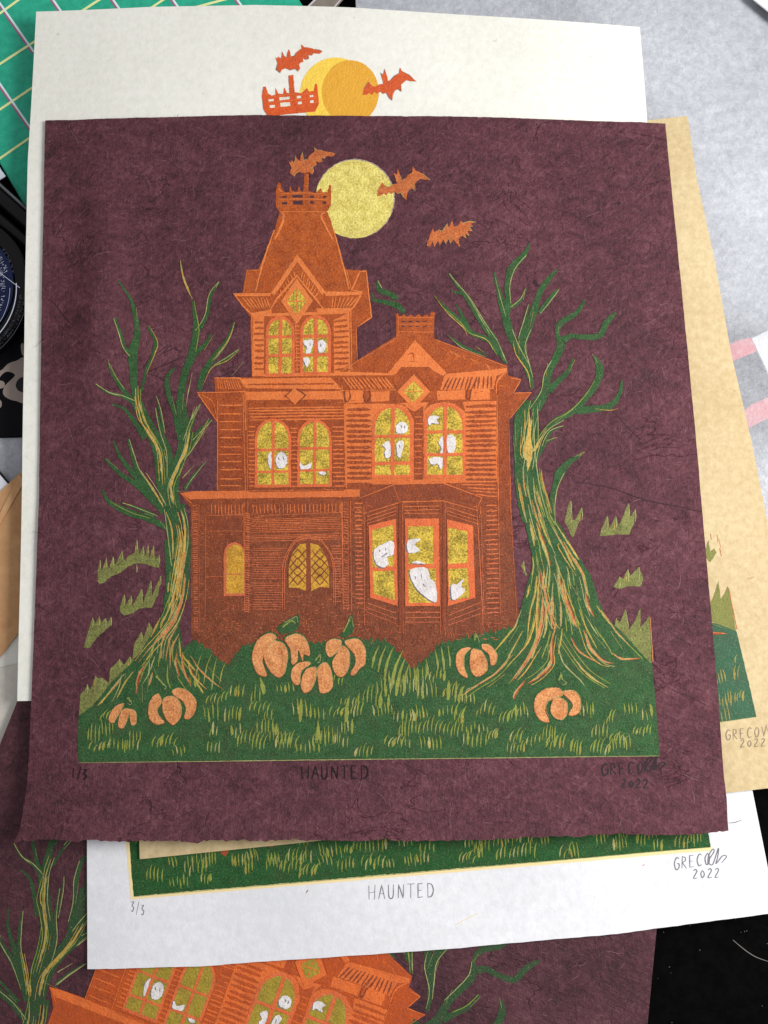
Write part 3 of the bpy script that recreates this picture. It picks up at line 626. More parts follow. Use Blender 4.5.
def main_roof(k):
    k.poly('B', [(60, 235), (215, 140), (365, 150), (645, 255), (640, 266), (405, 284), (290, 160), (205, 282), (0, 276), (10, 265)], 'rust', 1, .2)
    k.poly('B', [(185, 280), (288, 155), (408, 280), (396, 292), (372, 280), (340, 258), (236, 258), (215, 285)], 'lite', 3, .2)
    k.poly('B', [(215, 262), (290, 258), (360, 268), (385, 300), (350, 350), (290, 280), (225, 350), (200, 310)], 'rust', 3, .2)
    S = k.stroke
    S('B', [(60, 240), (10, 270)], 'lite', 4, w=1.2); S('B', [(365, 152), (640, 256)], 'lite', 4, w=.8); S('B', [(215, 150), (62, 238)], 'lite', 4, w=.7)
    S('B', [(258, 212), (280, 205), (284, 238)], 'rust', 5, w=1.2); S('B', [(262, 236), (300, 240)], 'rust', 5, w=.9)
    for i in range(26):
        x = random.uniform(390, 600); y0 = 165+(x-365)*.38+8; S('B', [(x, y0, .4), (x+random.uniform(8, 16), y0+random.uniform(10, 22), .5)], 'lite', 4)
def chimney(k):
    k.poly('B', [(212, 54), (222, 50), (228, 64), (246, 54), (256, 66), (272, 56), (286, 66), (302, 54), (314, 66), (330, 56), (344, 64), (350, 44), (366, 50), (362, 72), (362, 152), (214, 146), (216, 70)], 'rust', 1, .2)
    S = k.stroke
    S('B', [(218, 66), (356, 68)], 'lite', 3, w=.9); S('B', [(222, 122), (360, 124)], 'lite', 3, w=1.0); S('B', [(224, 66), (222, 140)], 'lite', 3, w=.8)
    for x in (236, 262, 290, 318): S('B', [(x, 84), (x+16, 82)], k.M['paper_hole'], 4, w=2.2); S('B', [(x, 103), (x+14, 101)], k.M['paper_hole'], 4, w=1.5)
    S('B', [(225, 94), (352, 92)], 'lite', 4, w=.7)
def arch_pts(x0, x1, yt, yb, n=10, pointed=0.0):
    cx = (x0+x1)/2; r = (x1-x0)/2; q = [(x0, yb)]
    for i in range(n+1):
        a = math.pi*(1-i/n); q.append((cx+r*math.cos(a), yt+r*1.15*(1-math.sin(a)**(1-pointed))))
    return q+[(x1, yb)]
def arch_window(k, f, x0, x1, yt, yb, rows, ghosts=(), fw=12, cols=2):
    k.poly(f, arch_pts(x0, x1, yt, yb), 'frame', 5, .2); k.poly(f, arch_pts(x0+fw, x1-fw, yt+fw, yb-fw*.9), 'gold', 6, .2)
    for g_ in [[(sum(p[0] for p in h)/len(h)*.12+x*.88, sum(p[1] for p in h)/len(h)*.12+y*.88) for x, y in h] for h in ghosts]: k.poly(f, [(x-2.5, y+2.5) for x, y in g_], 'grey', 7, .3, True); k.poly(f, g_, 'white', 8, .35, True)
    cx = (x0+x1)/2
    mw = 2.8 if f == 'C' else 3.7
    k.stroke(f, [(cx+2, yt+fw*.5), (cx, yb-3)], 'frame', 9, w=mw, taper=False)
    for r in rows: k.stroke(f, [(x0+4, r), (x1-4, r-2)], 'frame', 9, w=mw*.85, taper=False)
    k.stroke(f, [(x0-2, yb+2), (x1+2, yb)], 'lite', 8, w=1.2)
def diamond(k, f, cx, cy, rx, ry):
    k.poly(f, [(cx, cy-ry), (cx+rx, cy), (cx, cy+ry), (cx-rx, cy)], 'lite', 5, .2); q = .62
    k.poly(f, [(cx, cy-ry*q), (cx+rx*q, cy), (cx, cy+ry*q), (cx-rx*q, cy)], 'gold', 6, .2)
    k.stroke(f, [(cx, cy-ry*q), (cx, cy+ry*q)], 'lite', 7, w=1.6); k.stroke(f, [(cx-rx*q, cy), (cx+rx*q, cy)], 'lite', 7, w=1.6)
def R4(x0, y0, x1, y1): return [(x0, y0+4), (x0+5, y0), (x1-3, y0+2), (x1, y1-5), (x1-4, y1), (x0+3, y1-2)]
WINDOWS = [
 ('t1', lambda k: arch_window(k, 'A', 328, 440, 328, 560, (410, 482))),
 ('t2', lambda k: (arch_window(k, 'A', 460, 580, 325, 555, (408, 480), ([(470, 428), (492, 416), (514, 422), (510, 448), (498, 476), (480, 476), (486, 452)], [(526, 428), (546, 418), (564, 436), (556, 466), (536, 474), (528, 456)], [(472, 492), (492, 488), (500, 506), (486, 528)])), k.stroke('A', [(500, 434), (500, 444)], 'grey', 9, w=1.3), k.stroke('A', [(540, 436), (541, 448)], 'grey', 9, w=1.3))),
 ('td', lambda k: diamond(k, 'A', 448, 272, 62, 88)),
 ('l1', lambda k: (arch_window(k, 'C', 318, 474, 162, 456, (298, 392), ([(372, 330), (386, 304), (398, 318), (396, 370), (382, 380)], [(406, 325), (425, 303), (450, 310), (461, 345), (448, 374), (424, 380), (408, 362)])), k.stroke('C', [(418, 330), (424, 340)], 'grey', 9, w=1.4), k.stroke('C', [(438, 326), (442, 340)], 'grey', 9, w=1.4))),
 ('l2', lambda k: arch_window(k, 'C', 500, 648, 166, 454, (292, 386), ([(508, 350), (530, 366), (562, 350), (560, 376), (535, 384), (512, 380)], [(590, 394), (608, 388), (626, 398), (606, 406)]))),
 ('r1', lambda k: (arch_window(k, 'B', 122, 280, 402, 682, (525, 628), ([(212, 484), (232, 466), (256, 474), (264, 496), (250, 514), (216, 512)], [(162, 556), (180, 538), (194, 548), (196, 600), (180, 612), (170, 590), (176, 572)], [(216, 552), (232, 536), (248, 546), (240, 576), (232, 608), (218, 600)])), k.stroke('B', [(228, 556), (230, 570)], 'grey', 9, w=1.5), k.stroke('B', [(236, 482), (237, 492)], 'grey', 9, w=1.5), k.stroke('B', [(248, 484), (248, 494)], 'grey', 9, w=1.5))),
 ('r2', lambda k: arch_window(k, 'B', 322, 482, 396, 682, (508, 595), ([(334, 458), (352, 442), (384, 448), (374, 462), (382, 478), (352, 474), (340, 484)], [(378, 548), (388, 522), (400, 526), (398, 590), (384, 594), (388, 568)], [(408, 528), (426, 512), (444, 528), (447, 566), (434, 590), (412, 588)], [(338, 612), (366, 600), (402, 608), (400, 636), (386, 652), (376, 630), (352, 634)]))),
 ('rd', lambda k: diamond(k, 'B', 283, 353, 64, 66))]
def w_porch(k):
    k.poly('D', arch_pts(186, 278, 180, 410), 'lite', 5, .2); k.poly('D', arch_pts(198, 274, 190, 398), k.M['glow'], 6, .2); k.stroke('D', [(190, 318), (275, 316)], 'lite', 7, w=2)
def w_door(k):
    k.poly('D', arch_pts(462, 640, 182, 376, pointed=.15), 'brown', 4, .2)
    k.poly('D', [(540, 184), (510, 190), (480, 225), (464, 285), (464, 374), (500, 374), (538, 388)], k.M['glow'], 5, .2); k.poly('D', [(556, 184), (590, 192), (618, 230), (636, 290), (636, 374), (598, 370), (560, 388)], k.M['glow'], 5, .2)
    for i in range(4):
        y = 222+i*36
        for x0, x1 in ((466, 538), (560, 634)):
            k.stroke('D', [(x0, y+30), ((x0+x1)/2, y-12), (x1, y+30)], 'rust', 6, w=1.4, curve=False); k.stroke('D', [(x0, y-10), ((x0+x1)/2, y+32), (x1, y-10)], 'rust', 6, w=1.4, curve=False)
    for q in (0, 14): k.stroke('D', [(446-q*.6, 470), (446-q*.6, 300), (462-q*.6, 230), (495, 178-q*.7), (545, 162-q*.7), (600, 176-q*.6), (640+q*.4, 232), (654+q*.5, 300), (656+q*.5, 455)], 'lite', 6, w=.9)
    k.stroke('D', [(548, 168), (548, 390)], 'brown', 7, w=4.2, taper=False)
BAY = [
 ([(110, 175), (215, 148), (222, 484), (116, 452)], [[(124, 192), (204, 172), (208, 330), (124, 335)], [(126, 350), (208, 348), (210, 462), (130, 436)]],
  [[(203, 234), (160, 248), (130, 272), (138, 318), (165, 336), (186, 322), (182, 296), (206, 284)]], [((150, 268), (154, 276)), ((174, 262), (176, 270)), ((160, 296), (182, 280))]),
 ([(250, 148), (380, 148), (384, 484), (250, 484)], [[(262, 178), (358, 178), (358, 322), (262, 322)], [(262, 342), (368, 340), (370, 470), (264, 472)]],
  [[(262, 232), (310, 226), (288, 248), (308, 270), (264, 278)], [(276, 318), (300, 310), (325, 322)], [(270, 345), (330, 338), (348, 378), (366, 398), (370, 468), (318, 440), (284, 400)]], [((288, 368), (290, 380)), ((312, 362), (314, 376)), ((318, 398), (326, 410))]),
 ([(410, 150), (510, 176), (520, 452), (415, 484)], [[(416, 182), (488, 198), (490, 318), (416, 322)], [(416, 342), (490, 338), (496, 450), (420, 462)]],
  [[(428, 404), (450, 400), (476, 378), (466, 408), (480, 424), (456, 450), (430, 458)]], [])]
def w_bay(k, d):
    fr_, panes, gh, marks = d; k.poly('E', fr_, 'frame', 6, .2)
    for p in panes: k.poly('E', p, 'gold', 7, .2)
    for p in gh: k.poly('E', [(x-4, y+3) for x, y in p], 'grey', 8, .3, True); k.poly('E', p, 'white', 9, .35, True)
    for a, b_ in marks: k.stroke('E', [a, b_], 'grey', 10, w=1.5)

LT = [('K', [(190, 165, 1), (235, 230, 3), (255, 300, 4), (262, 360, 6), (245, 430, 9), (245, 500, 8), (250, 580, 7), (270, 640, 8), (300, 700, 8), (340, 768, 9)]),
 ('K', [(180, 310, 2), (200, 370, 3), (215, 420, 3.5), (240, 450, 4)]), ('K', [(300, 335, 2), (330, 390, 4.5), (320, 440, 4), (295, 500, 3), (280, 560, 3), (262, 600, 4)]),
 ('K', [(155, 480, 2), (175, 530, 4), (205, 575, 4), (235, 610, 4)]), ('K', [(105, 560, 1), (150, 590, 2.5), (200, 600, 3.5), (245, 620, 5)]), ('K', [(165, 635, 2), (210, 650, 3), (250, 700, 5), (290, 760, 7)]),
 ('K', [(472, 235, 3), (480, 290, 4), (485, 350, 7), (470, 430, 8), (440, 520, 7), (425, 600, 7), (430, 680, 8), (430, 768, 10)]), ('K', [(575, 160, 2), (540, 210, 3.5), (525, 290, 4), (490, 350, 5)]),
 ('K', [(545, 360, 1.5), (520, 400, 4), (480, 440, 5), (460, 480, 5)]), ('K', [(405, 490, 1.5), (375, 530, 5), (380, 600, 5), (405, 670, 5), (415, 740, 6)]), ('K', [(630, 315, 1.5), (600, 390, 4), (545, 460, 6), (505, 530, 6), (497, 576, 5)]),
 ('K', [(650, 420, 1.5), (610, 450, 4), (560, 480, 4)]), ('K', [(540, 690, 3), (510, 720, 4), (460, 768, 6)]), ('K', [(330, 600, 1.2), (345, 650, 2), (360, 740, 3)]), ('K', [(490, 640, 1), (470, 690, 4), (445, 768, 6)]),
 ('L', [(245, 0, 8), (290, 80, 11), (335, 170, 13), (350, 250, 13), (355, 330, 12), (385, 420, 14), (400, 520, 15), (415, 640, 15), (410, 768, 16)]), ('L', [(420, 0, 9), (440, 100, 11), (430, 200, 11), (400, 290, 12), (390, 360, 14), (400, 430, 16)]),
 ('L', [(430, 400, 6), (450, 520, 6), (450, 640, 6), (440, 768, 8)]), ('L', [(170, 160, 1.5), (195, 220, 3.5), (250, 290, 6), (310, 360, 7), (360, 430, 7)]), ('L', [(225, 150, 2), (240, 210, 4), (260, 270, 5), (300, 330, 6)]),
 ('L', [(135, 225, 1.5), (190, 280, 4), (260, 330, 5), (330, 400, 6)]), ('L', [(125, 345, 2), (150, 390, 4), (220, 430, 7), (300, 455, 6), (370, 490, 6)]), ('L', [(200, 395, 1.5), (250, 412, 3), (330, 445, 4)]),
 ('L', [(520, 235, 1.2), (475, 290, 3), (440, 340, 4)]), ('L', [(530, 70, 1.5), (500, 130, 4), (460, 190, 5), (430, 230, 5)]), ('L', [(500, 15, 1), (465, 80, 4), (440, 150, 5)]), ('L', [(330, 30, 1.5), (350, 120, 3), (380, 200, 6), (385, 300, 8)])]
LTH = [('K', [(425, 80, .6), (437, 150, 3), (470, 228, 2.6)]), ('K', [(570, 162, 2.4), (560, 185, 1.6)]), ('K', [(155, 468, 1.8), (160, 500, 1)]), ('K', [(490, 290, 1), (494, 330, .6)]),
 ('K', [(305, 330, .6), (338, 395, 1), (326, 440, .9), (295, 515, .7)]), ('K', [(632, 318, .7), (606, 385, .9), (545, 465, .8)]), ('K', [(648, 425, .8), (600, 465, .9), (545, 490, .9), (510, 560, .7)]), ('K', [(665, 468, .7), (622, 520, 1)]), ('K', [(548, 370, .8), (515, 425, .8)]),
 ('K', [(105, 556, .7), (150, 588, .9), (195, 604, .7)]), ('K', [(190, 545, .7), (208, 572, .7)]), ('K', [(392, 600, .6), (408, 672, .9)]), ('K', [(470, 510, .9), (455, 580, 1.1), (445, 640, .7)]), ('K', [(436, 590, .7), (432, 650, .9)]), ('K', [(258, 265, .6), (262, 320, .7)]),
 ('K', [(262, 560, .8), (265, 620, 1.6), (290, 700, 2.2), (330, 768, 2.6)]), ('K', [(495, 580, .9), (520, 580, .8)]), ('K', [(535, 700, .8), (505, 760, .9)]), ('K', [(498, 630, .7), (465, 690, 1.2), (478, 640, .8)]),
 ('L', [(262, 0, 1), (272, 80, 1.2), (300, 120, 2.4), (340, 190, 3.2), (350, 250, 3), (355, 325, 1)]), ('L', [(460, 110, 2.4), (447, 180, 3.6), (412, 260, 4), (388, 320, 4), (393, 380, 3), (400, 402, 1)]),
 ('L', [(425, 420, 1.2), (440, 480, 3), (440, 560, 3.4), (425, 650, 4), (410, 768, 5)]), ('L', [(368, 430, 1), (392, 500, 2.4), (394, 612, 1)]), ('L', [(415, 480, 1.5), (425, 540, 2.5), (410, 640, 2.2), (395, 740, 2)]),
 ('L', [(280, 285, 1), (310, 330, 2.2), (345, 385, 2.4), (358, 412, 1)]), ('L', [(360, 190, 1.4), (370, 240, 1.2)]), ('L', [(345, 365, 1), (362, 395, 2)]), ('L', [(475, 250, .8), (440, 290, 1.3), (430, 300, .8)]), ('L', [(522, 235, .6), (470, 300, .9), (440, 345, .8)]),
 ('L', [(345, 465, .8), (375, 505, 1.4)]), ('L', [(205, 395, .6), (240, 405, 1)]), ('L', [(285, 435, 1.2), (320, 448, .8)]), ('L', [(140, 225, .6), (185, 265, 1.0)]), ('L', [(400, 350, .8), (455, 350, .7)]), ('L', [(525, 80, .7), (500, 130, .8), (465, 190, .8)]),
 ('M', [(555, 180, 3.5), (538, 280, 4.6), (500, 380, 5), (440, 460, 4.5), (385, 520, 2), (330, 590, 1)]), ('M', [(497, 0, 1.5), (500, 90, 1)]), ('M', [(525, 0, 2), (520, 120, 3), (510, 220, 2.5), (475, 330, 3), (450, 390, 2)]), ('M', [(550, 0, 3), (548, 100, 3), (530, 200, 3)]),
 ('M', [(530, 330, 1), (500, 400, 2.5), (450, 470, 2.6), (435, 560, 1)]), ('M', [(520, 410, 1.5), (480, 480, 2.6), (462, 580, 1)]), ('M', [(525, 450, 1.5), (490, 520, 2.8), (482, 615, 1)]), ('M', [(515, 540, 1), (508, 590, 2.6), (525, 655, 1)]),
 ('M', [(542, 540, 1), (545, 620, 3.4), (580, 695, 1)]), ('M', [(570, 575, 1), (585, 640, 2.8), (655, 715, 1)]), ('M', [(580, 555, 1), (640, 640, 3.2), (738, 718, 1)]), ('M', [(655, 600, .7), (730, 680, 1)]),
 ('M', [(370, 590, 1.4), (330, 650, 3), (320, 735, 1.2)]), ('M', [(385, 580, 1), (380, 640, 1.6), (345, 700, 1)]), ('M', [(350, 700, .8), (350, 780, 1)]), ('M', [(200, 725, 3), (160, 770, 3), (135, 795, 1)]), ('M', [(250, 640, 1), (240, 700, 1.8), (205, 775, .8)]), ('M', [(270, 640, .8), (262, 700, 1)]),
 ('M', [(398, 600, 1), (420, 650, 1)]), ('M', [(440, 430, 1), (400, 520, 1.5), (395, 560, .8)]), ('M', [(380, 660, .8), (375, 730, .8)])]
def interp(c, t):
    t *= len(c)-1; i = min(int(t), len(c)-2); u = t-i; return (c[i][0]+(c[i+1][0]-c[i][0])*u, c[i][1]+(c[i+1][1]-c[i][1])*u)
def grain_streaks(k, f, Lc, Rc, n, tmin, tmax, mats):
    for i in range(n):
        u = (i%12+random.uniform(.25, .75))/12; t0 = tmin+(tmax-tmin)*random.random()**.8; ln = random.uniform(.05, .17); pts = []; wd = random.choice((.6, .9, 1.3, 1.9)); m_ = random.choice(mats)
        for q in range(6):
            t = min(1, t0+ln*q/5); a, b = interp(Lc, t), interp(Rc, t); uu = min(.97, max(.03, u+.012*math.sin(t*20+i)))
            pts.append((a[0]*(1-uu)+b[0]*uu, a[1]*(1-uu)+b[1]*uu, .3+wd*math.sin(math.pi*(q+.4)/6)))
        k.stroke(f, pts, m_, 4, jit=.2)
        if wd > 1.2: k.stroke(f, [(a+.3*FR[f][2], b, c*.45) for a, b, c in pts], random.choice(('ochre', 'copper')), 5, jit=.15)
def edge_cuts(k, LIST):
    for f, p in LIST:
        if random.random() < .35 or len(p) < 3: continue
        s_ = FR[f][2]; sg = random.choice((-1, 1, 1)); i0 = random.randint(0, max(0, len(p)-4)); seg = p[i0:i0+random.randint(3, 5)]
        k.stroke(f, [(q[0]+sg*q[2]*.42*s_, q[1]+random.uniform(-1, 1), .3+.5*math.sin(math.pi*(i+.5)/len(seg))) for i, q in enumerate(seg)], random.choice(('pale', 'pale', 'olive')), 3, jit=.2)
def streak(k, f, p, rooty):
    "a carved streak: pale cut line with an ochre or copper core, thin companions alongside"
    s_ = FR[f][2]; n = len(p); p = [(q[0], q[1], q[2]*(.25 if i in (0, n-1) else (.66 if rooty else .75))) for i, q in enumerate(p)]
    mx = max(q[2] for q in p)
    if mx < 1.4: k.stroke(f, p, random.choice(('ochre', 'pale', 'pale')), 4, jit=.3); return
    if rooty and random.random() < .55: k.stroke(f, [(q[0]+.9*s_, q[1]+.5*s_, q[2]+.5) for q in p], 'red', 3, jit=.3)
    k.stroke(f, p, 'pale', 4, jit=.35)
    k.stroke(f, [(q[0]+.15*s_, q[1], q[2]*.62) for q in p], random.choice(('copper', 'ochre', 'copper')) if rooty else 'ochre', 5, jit=.35)
    if n > 3:
        for sg in (-1, 1):
            o_ = sg*(mx*.5+random.uniform(1.2, 2.2))*s_; sh = random.uniform(-4, 4)*s_
            k.stroke(f, [(q[0]+o_, q[1]+sh, .35+.45*math.sin(math.pi*(i+.5)/n)) for i, q in enumerate(p)], random.choice(('pale', 'olive', 'ochre')), 4, jit=.2)
def left_tree(k, roots=True):
    for f, p in LT: k.stroke(f, p, 'green', 1)
    if roots: k.poly('M', [(452, 0), (578, 0), (560, 150), (540, 300), (528, 420), (548, 540), (600, 600), (740, 730), (560, 760), (300, 820), (110, 810), (120, 790), (200, 685), (330, 560), (400, 440), (448, 345), (462, 200)], 'green', 2, .3)
    edge_cuts(k, LT)
    if roots: grain_streaks(k, 'M', [(466, 0), (466, 120), (462, 240), (440, 350), (400, 440), (330, 560), (220, 680), (125, 790)], [(572, 0), (560, 100), (552, 200), (535, 330), (532, 440), (560, 560), (640, 650), (735, 722)], 36, .15, .9, ('pale', 'olive', 'olive', 'lime'))
    for f, p in LTH:
        if roots or f != 'M': streak(k, f, p, f == 'M')
RT = [('N', [(100, 120, 1), (135, 165, 3.5), (170, 210, 5.5), (215, 285, 6), (260, 350, 6), (300, 432, 3)]), ('N', [(50, 195, 1), (90, 240, 3.5), (150, 290, 5), (180, 325, 5), (240, 350, 5), (275, 400, 5)]), ('N', [(125, 225, 1), (145, 260, 3), (165, 300, 4)]),
 ('N', [(95, 330, 1), (150, 370, 2.4), (235, 405, 1.5)]), ('N', [(110, 180, 1.5), (150, 190, 4)]), ('N', [(195, 372, 1), (225, 395, 1.6)]), ('N', [(258, 112, 1.5), (275, 180, 5), (295, 250, 8), (310, 310, 8), (335, 370, 7), (375, 440, 6), (392, 520, 3)]),
 ('N', [(382, 10, 1), (365, 50, 5), (320, 100, 8), (305, 160, 6), (308, 220, 6), (300, 260, 7)]), ('N', [(370, 170, 1.5), (355, 205, 3), (320, 235, 4)]), ('N', [(482, 98, 1), (450, 135, 5), (420, 180, 6), (400, 240, 7), (375, 310, 9), (355, 370, 8), (370, 430, 7), (385, 480, 6)]),
 ('N', [(482, 172, 2.5), (455, 205, 5), (415, 255, 4)]), ('N', [(380, 225, 1), (365, 290, 4), (350, 345, 5)]), ('N', [(575, 210, 2), (545, 255, 5), (490, 290, 6), (480, 330, 4), (492, 370, 8), (470, 420, 7), (445, 470, 8), (435, 530, 9), (400, 590, 12)]),
 ('N', [(682, 255, 3), (650, 290, 6), (625, 335, 6), (570, 340, 5), (530, 335, 5), (500, 350, 7)]), ('N', [(535, 415, 2), (515, 460, 5), (480, 495, 6), (450, 530, 6)]), ('N', [(605, 405, 2), (625, 440, 7), (620, 490, 7), (580, 550, 6), (530, 600, 6), (460, 640, 5), (415, 700, 6)]),
 ('N', [(705, 492, 2), (690, 550, 5), (650, 585, 6), (600, 590, 7), (545, 600, 6)]), ('N', [(500, 650, 1), (455, 670, 3), (430, 720, 4), (400, 768, 7)]), ('N', [(480, 688, .8), (440, 705, 2.5)]), ('N', [(570, 742, 1.5), (540, 765, 4)]),
 ('N', [(375, 560, 8), (355, 620, 14), (360, 700, 16), (360, 768, 18)]), ('N', [(400, 580, 6), (400, 640, 8), (400, 720, 8)]),
 ('O', [(395, 0, 1.5), (330, 40, 5), (300, 100, 7), (285, 160, 10)]), ('O', [(240, 0, 9), (235, 60, 8), (245, 160, 12), (255, 260, 14), (280, 350, 16)]), ('O', [(275, 0, 10), (280, 150, 14), (300, 260, 13), (320, 350, 16)]),
 ('O', [(465, 115, 1.5), (420, 145, 5), (385, 185, 9), (365, 240, 6), (355, 300, 7), (352, 360, 10)])]
RTH = [('N', [(105, 120, .6), (135, 165, .9)]), ('N', [(165, 195, .6), (215, 280, .9), (245, 330, 1)]), ('N', [(265, 340, .6), (290, 400, 1.2), (305, 432, .6)]), ('N', [(50, 195, .7), (95, 255, .9), (150, 305, 1), (165, 335, .8)]), ('N', [(95, 330, .7), (150, 378, .9), (230, 408, .9)]), ('N', [(195, 372, .8), (220, 390, .7)]),
 ('N', [(185, 330, .8), (235, 350, .9), (255, 385, .8)]), ('N', [(262, 130, .6), (280, 200, .9), (300, 270, .8)]), ('N', [(325, 350, .8), (335, 400, 1.2), (375, 460, 1), (385, 515, 1)]), ('N', [(372, 365, .8), (372, 410, 1.3)]), ('N', [(345, 350, .8), (345, 400, 1)]), ('N', [(365, 180, .8), (360, 210, .8)]), ('N', [(395, 250, .6), (385, 300, .7)]),
 ('N', [(485, 300, .6), (480, 330, .8)]), ('N', [(445, 430, .7), (440, 480, .8)]), ('N', [(540, 420, .7), (520, 460, .8)]), ('N', [(600, 400, .8), (620, 430, .8)]), ('N', [(610, 590, .6), (660, 596, .9), (688, 590, .9)]), ('N', [(380, 600, 3), (380, 680, 5.5), (365, 740, 7), (372, 768, 7)]), ('N', [(395, 590, 1), (385, 640, 1.5)]),
 ('N', [(355, 650, 1.5), (350, 730, 2)]), ('N', [(440, 660, .8), (410, 710, 2), (385, 750, 2)]), ('N', [(480, 690, .6), (440, 700, .8)]), ('N', [(420, 560, .7), (412, 600, .8)]), ('N', [(332, 640, .6), (335, 720, .8)]), ('N', [(575, 740, .9), (555, 755, .8)]), ('N', [(535, 590, .6), (470, 640, .8)]),
 ('O', [(285, 0, 4), (275, 60, 6), (278, 120, 8), (270, 180, 3)]), ('O', [(260, 10, 1.5), (252, 80, 2)]), ('O', [(320, 60, 1), (300, 100, 3), (290, 110, 2)]), ('O', [(370, 60, .6), (335, 75, 1)]), ('O', [(235, 205, 1.2), (245, 270, 1.4), (260, 340, 1)]), ('O', [(268, 190, 1), (275, 260, 1.4), (290, 330, 1.6)]), ('O', [(290, 200, 1), (298, 280, 1.6), (330, 360, 1)]), ('O', [(308, 215, 1), (318, 300, 1.2)]),
 ('O', [(222, 80, .7), (230, 150, .8)]), ('O', [(358, 275, .7), (362, 330, .9)]), ('O', [(467, 112, .9), (435, 130, 1)]),
 ('O', [(300, 360, 1.5), (322, 430, 4.6), (348, 505, 1.2)]), ('O', [(325, 350, 1), (350, 430, 1.2), (370, 480, 1)]), ('O', [(380, 430, 1), (380, 450, 1.4), (440, 545, 1)]), ('O', [(400, 480, 1), (430, 530, 1.4)]), ('O', [(372, 540, 1.5), (400, 620, 4.6), (430, 700, 4), (443, 725, 1)]), ('O', [(420, 570, 1), (455, 630, 1.2)]),
 ('O', [(470, 600, 1), (480, 650, 3.4), (500, 685, 1)]), ('O', [(315, 520, 1), (330, 600, 3.6), (355, 700, 3.8), (372, 725, 1)]), ('O', [(312, 530, 1.2), (305, 640, 3), (300, 768, 4.2)]), ('O', [(310, 450, .8), (330, 530, 1.2)]), ('O', [(292, 610, .8), (278, 680, 1.8), (270, 768, 1)]), ('O', [(370, 500, .7), (385, 560, 1)]), ('O', [(330, 620, .8), (345, 680, 1.2)]),
 ('Q', [(322, 60, 2), (318, 150, 4.5), (290, 240, 4.5), (245, 310, 3), (215, 350, 1)]), ('Q', [(305, 20, 1), (300, 120, 2), (270, 220, 2), (200, 300, 1)]), ('Q', [(358, 185, 1), (350, 240, 3.6), (350, 290, 4), (310, 335, 3), (270, 360, 1)]), ('Q', [(375, 215, 1), (395, 290, 2), (450, 345, 1.4), (470, 372, .8)]),
 ('Q', [(385, 200, 1), (430, 270, 1), (480, 330, 3.2), (550, 375, 1)]), ('Q', [(420, 200, 1), (450, 250, 2.2), (520, 290, 1)]), ('Q', [(465, 175, 1.5), (490, 240, 4), (530, 280, 2.8), (565, 290, 1)]), ('Q', [(470, 120, 1), (500, 170, 2), (520, 200, 1)]), ('Q', [(565, 255, 2), (600, 275, 2.8), (660, 272, .8)]), ('Q', [(560, 180, .8), (600, 240, 1)]),
 ('Q', [(250, 180, 1), (215, 250, 1.6), (180, 310, 1)]), ('Q', [(240, 160, .8), (205, 220, 1)]), ('Q', [(320, 230, .8), (270, 310, 1.8), (235, 350, 1)]), ('Q', [(220, 260, 1), (160, 325, 2.4), (90, 370, 2), (50, 400, 1)]), ('Q', [(190, 330, .8), (130, 375, 1.4)]), ('Q', [(50, 430, .8), (58, 385, 1.4), (90, 372, 1)]),
 ('Q', [(260, 350, 1), (225, 395, 3), (222, 415, 1)]), ('Q', [(210, 385, .8), (235, 400, 1)]), ('Q', [(450, 300, .8), (500, 340, 1)]), ('Q', [(330, 300, .8), (300, 345, 1.2)]), ('Q', [(500, 190, .8), (545, 240, 1)])]
def right_tree(k, roots=True):
    for f, p in RT: k.stroke(f, p, 'green', 1)
    if roots: k.poly('O', [(232, 230), (330, 230), (345, 330), (380, 360), (430, 450), (490, 540), (522, 640), (545, 690), (600, 740), (700, 850), (600, 880), (300, 900), (120, 860), (175, 790), (230, 720), (262, 600), (290, 500), (270, 400), (250, 320)], 'green', 2, .3)
    edge_cuts(k, RT)
    if roots: grain_streaks(k, 'O', [(222, 0), (232, 100), (240, 230), (258, 330), (276, 420), (285, 510), (262, 610), (215, 720), (120, 830)], [(310, 0), (312, 100), (325, 220), (362, 340), (430, 450), (486, 540), (520, 640), (590, 740), (690, 835)], 80, .18, .92, ('pale', 'olive', 'olive', 'lime'))
    for f, p in RTH:
        if not roots and (f == 'Q' or (f == 'O' and p[0][1] > 350)): continue
        streak(k, f, p, f == 'Q' or (f == 'O' and p[0][1] > 350))
def small_branch(k):
    k.stroke('G', [(178, 680, 1.5), (190, 720, 5), (240, 740, 6), (275, 765, 5)], 'green', 1); k.stroke('B', [(120, 0, 2), (180, 10, 5), (225, 25, 6), (245, 50, 4)], 'green', 1); k.stroke('G', [(150, 730, 1), (165, 760, 2.4)], 'green', 1); k.stroke('G', [(182, 675, .6), (200, 710, .8)], 'pale', 2)

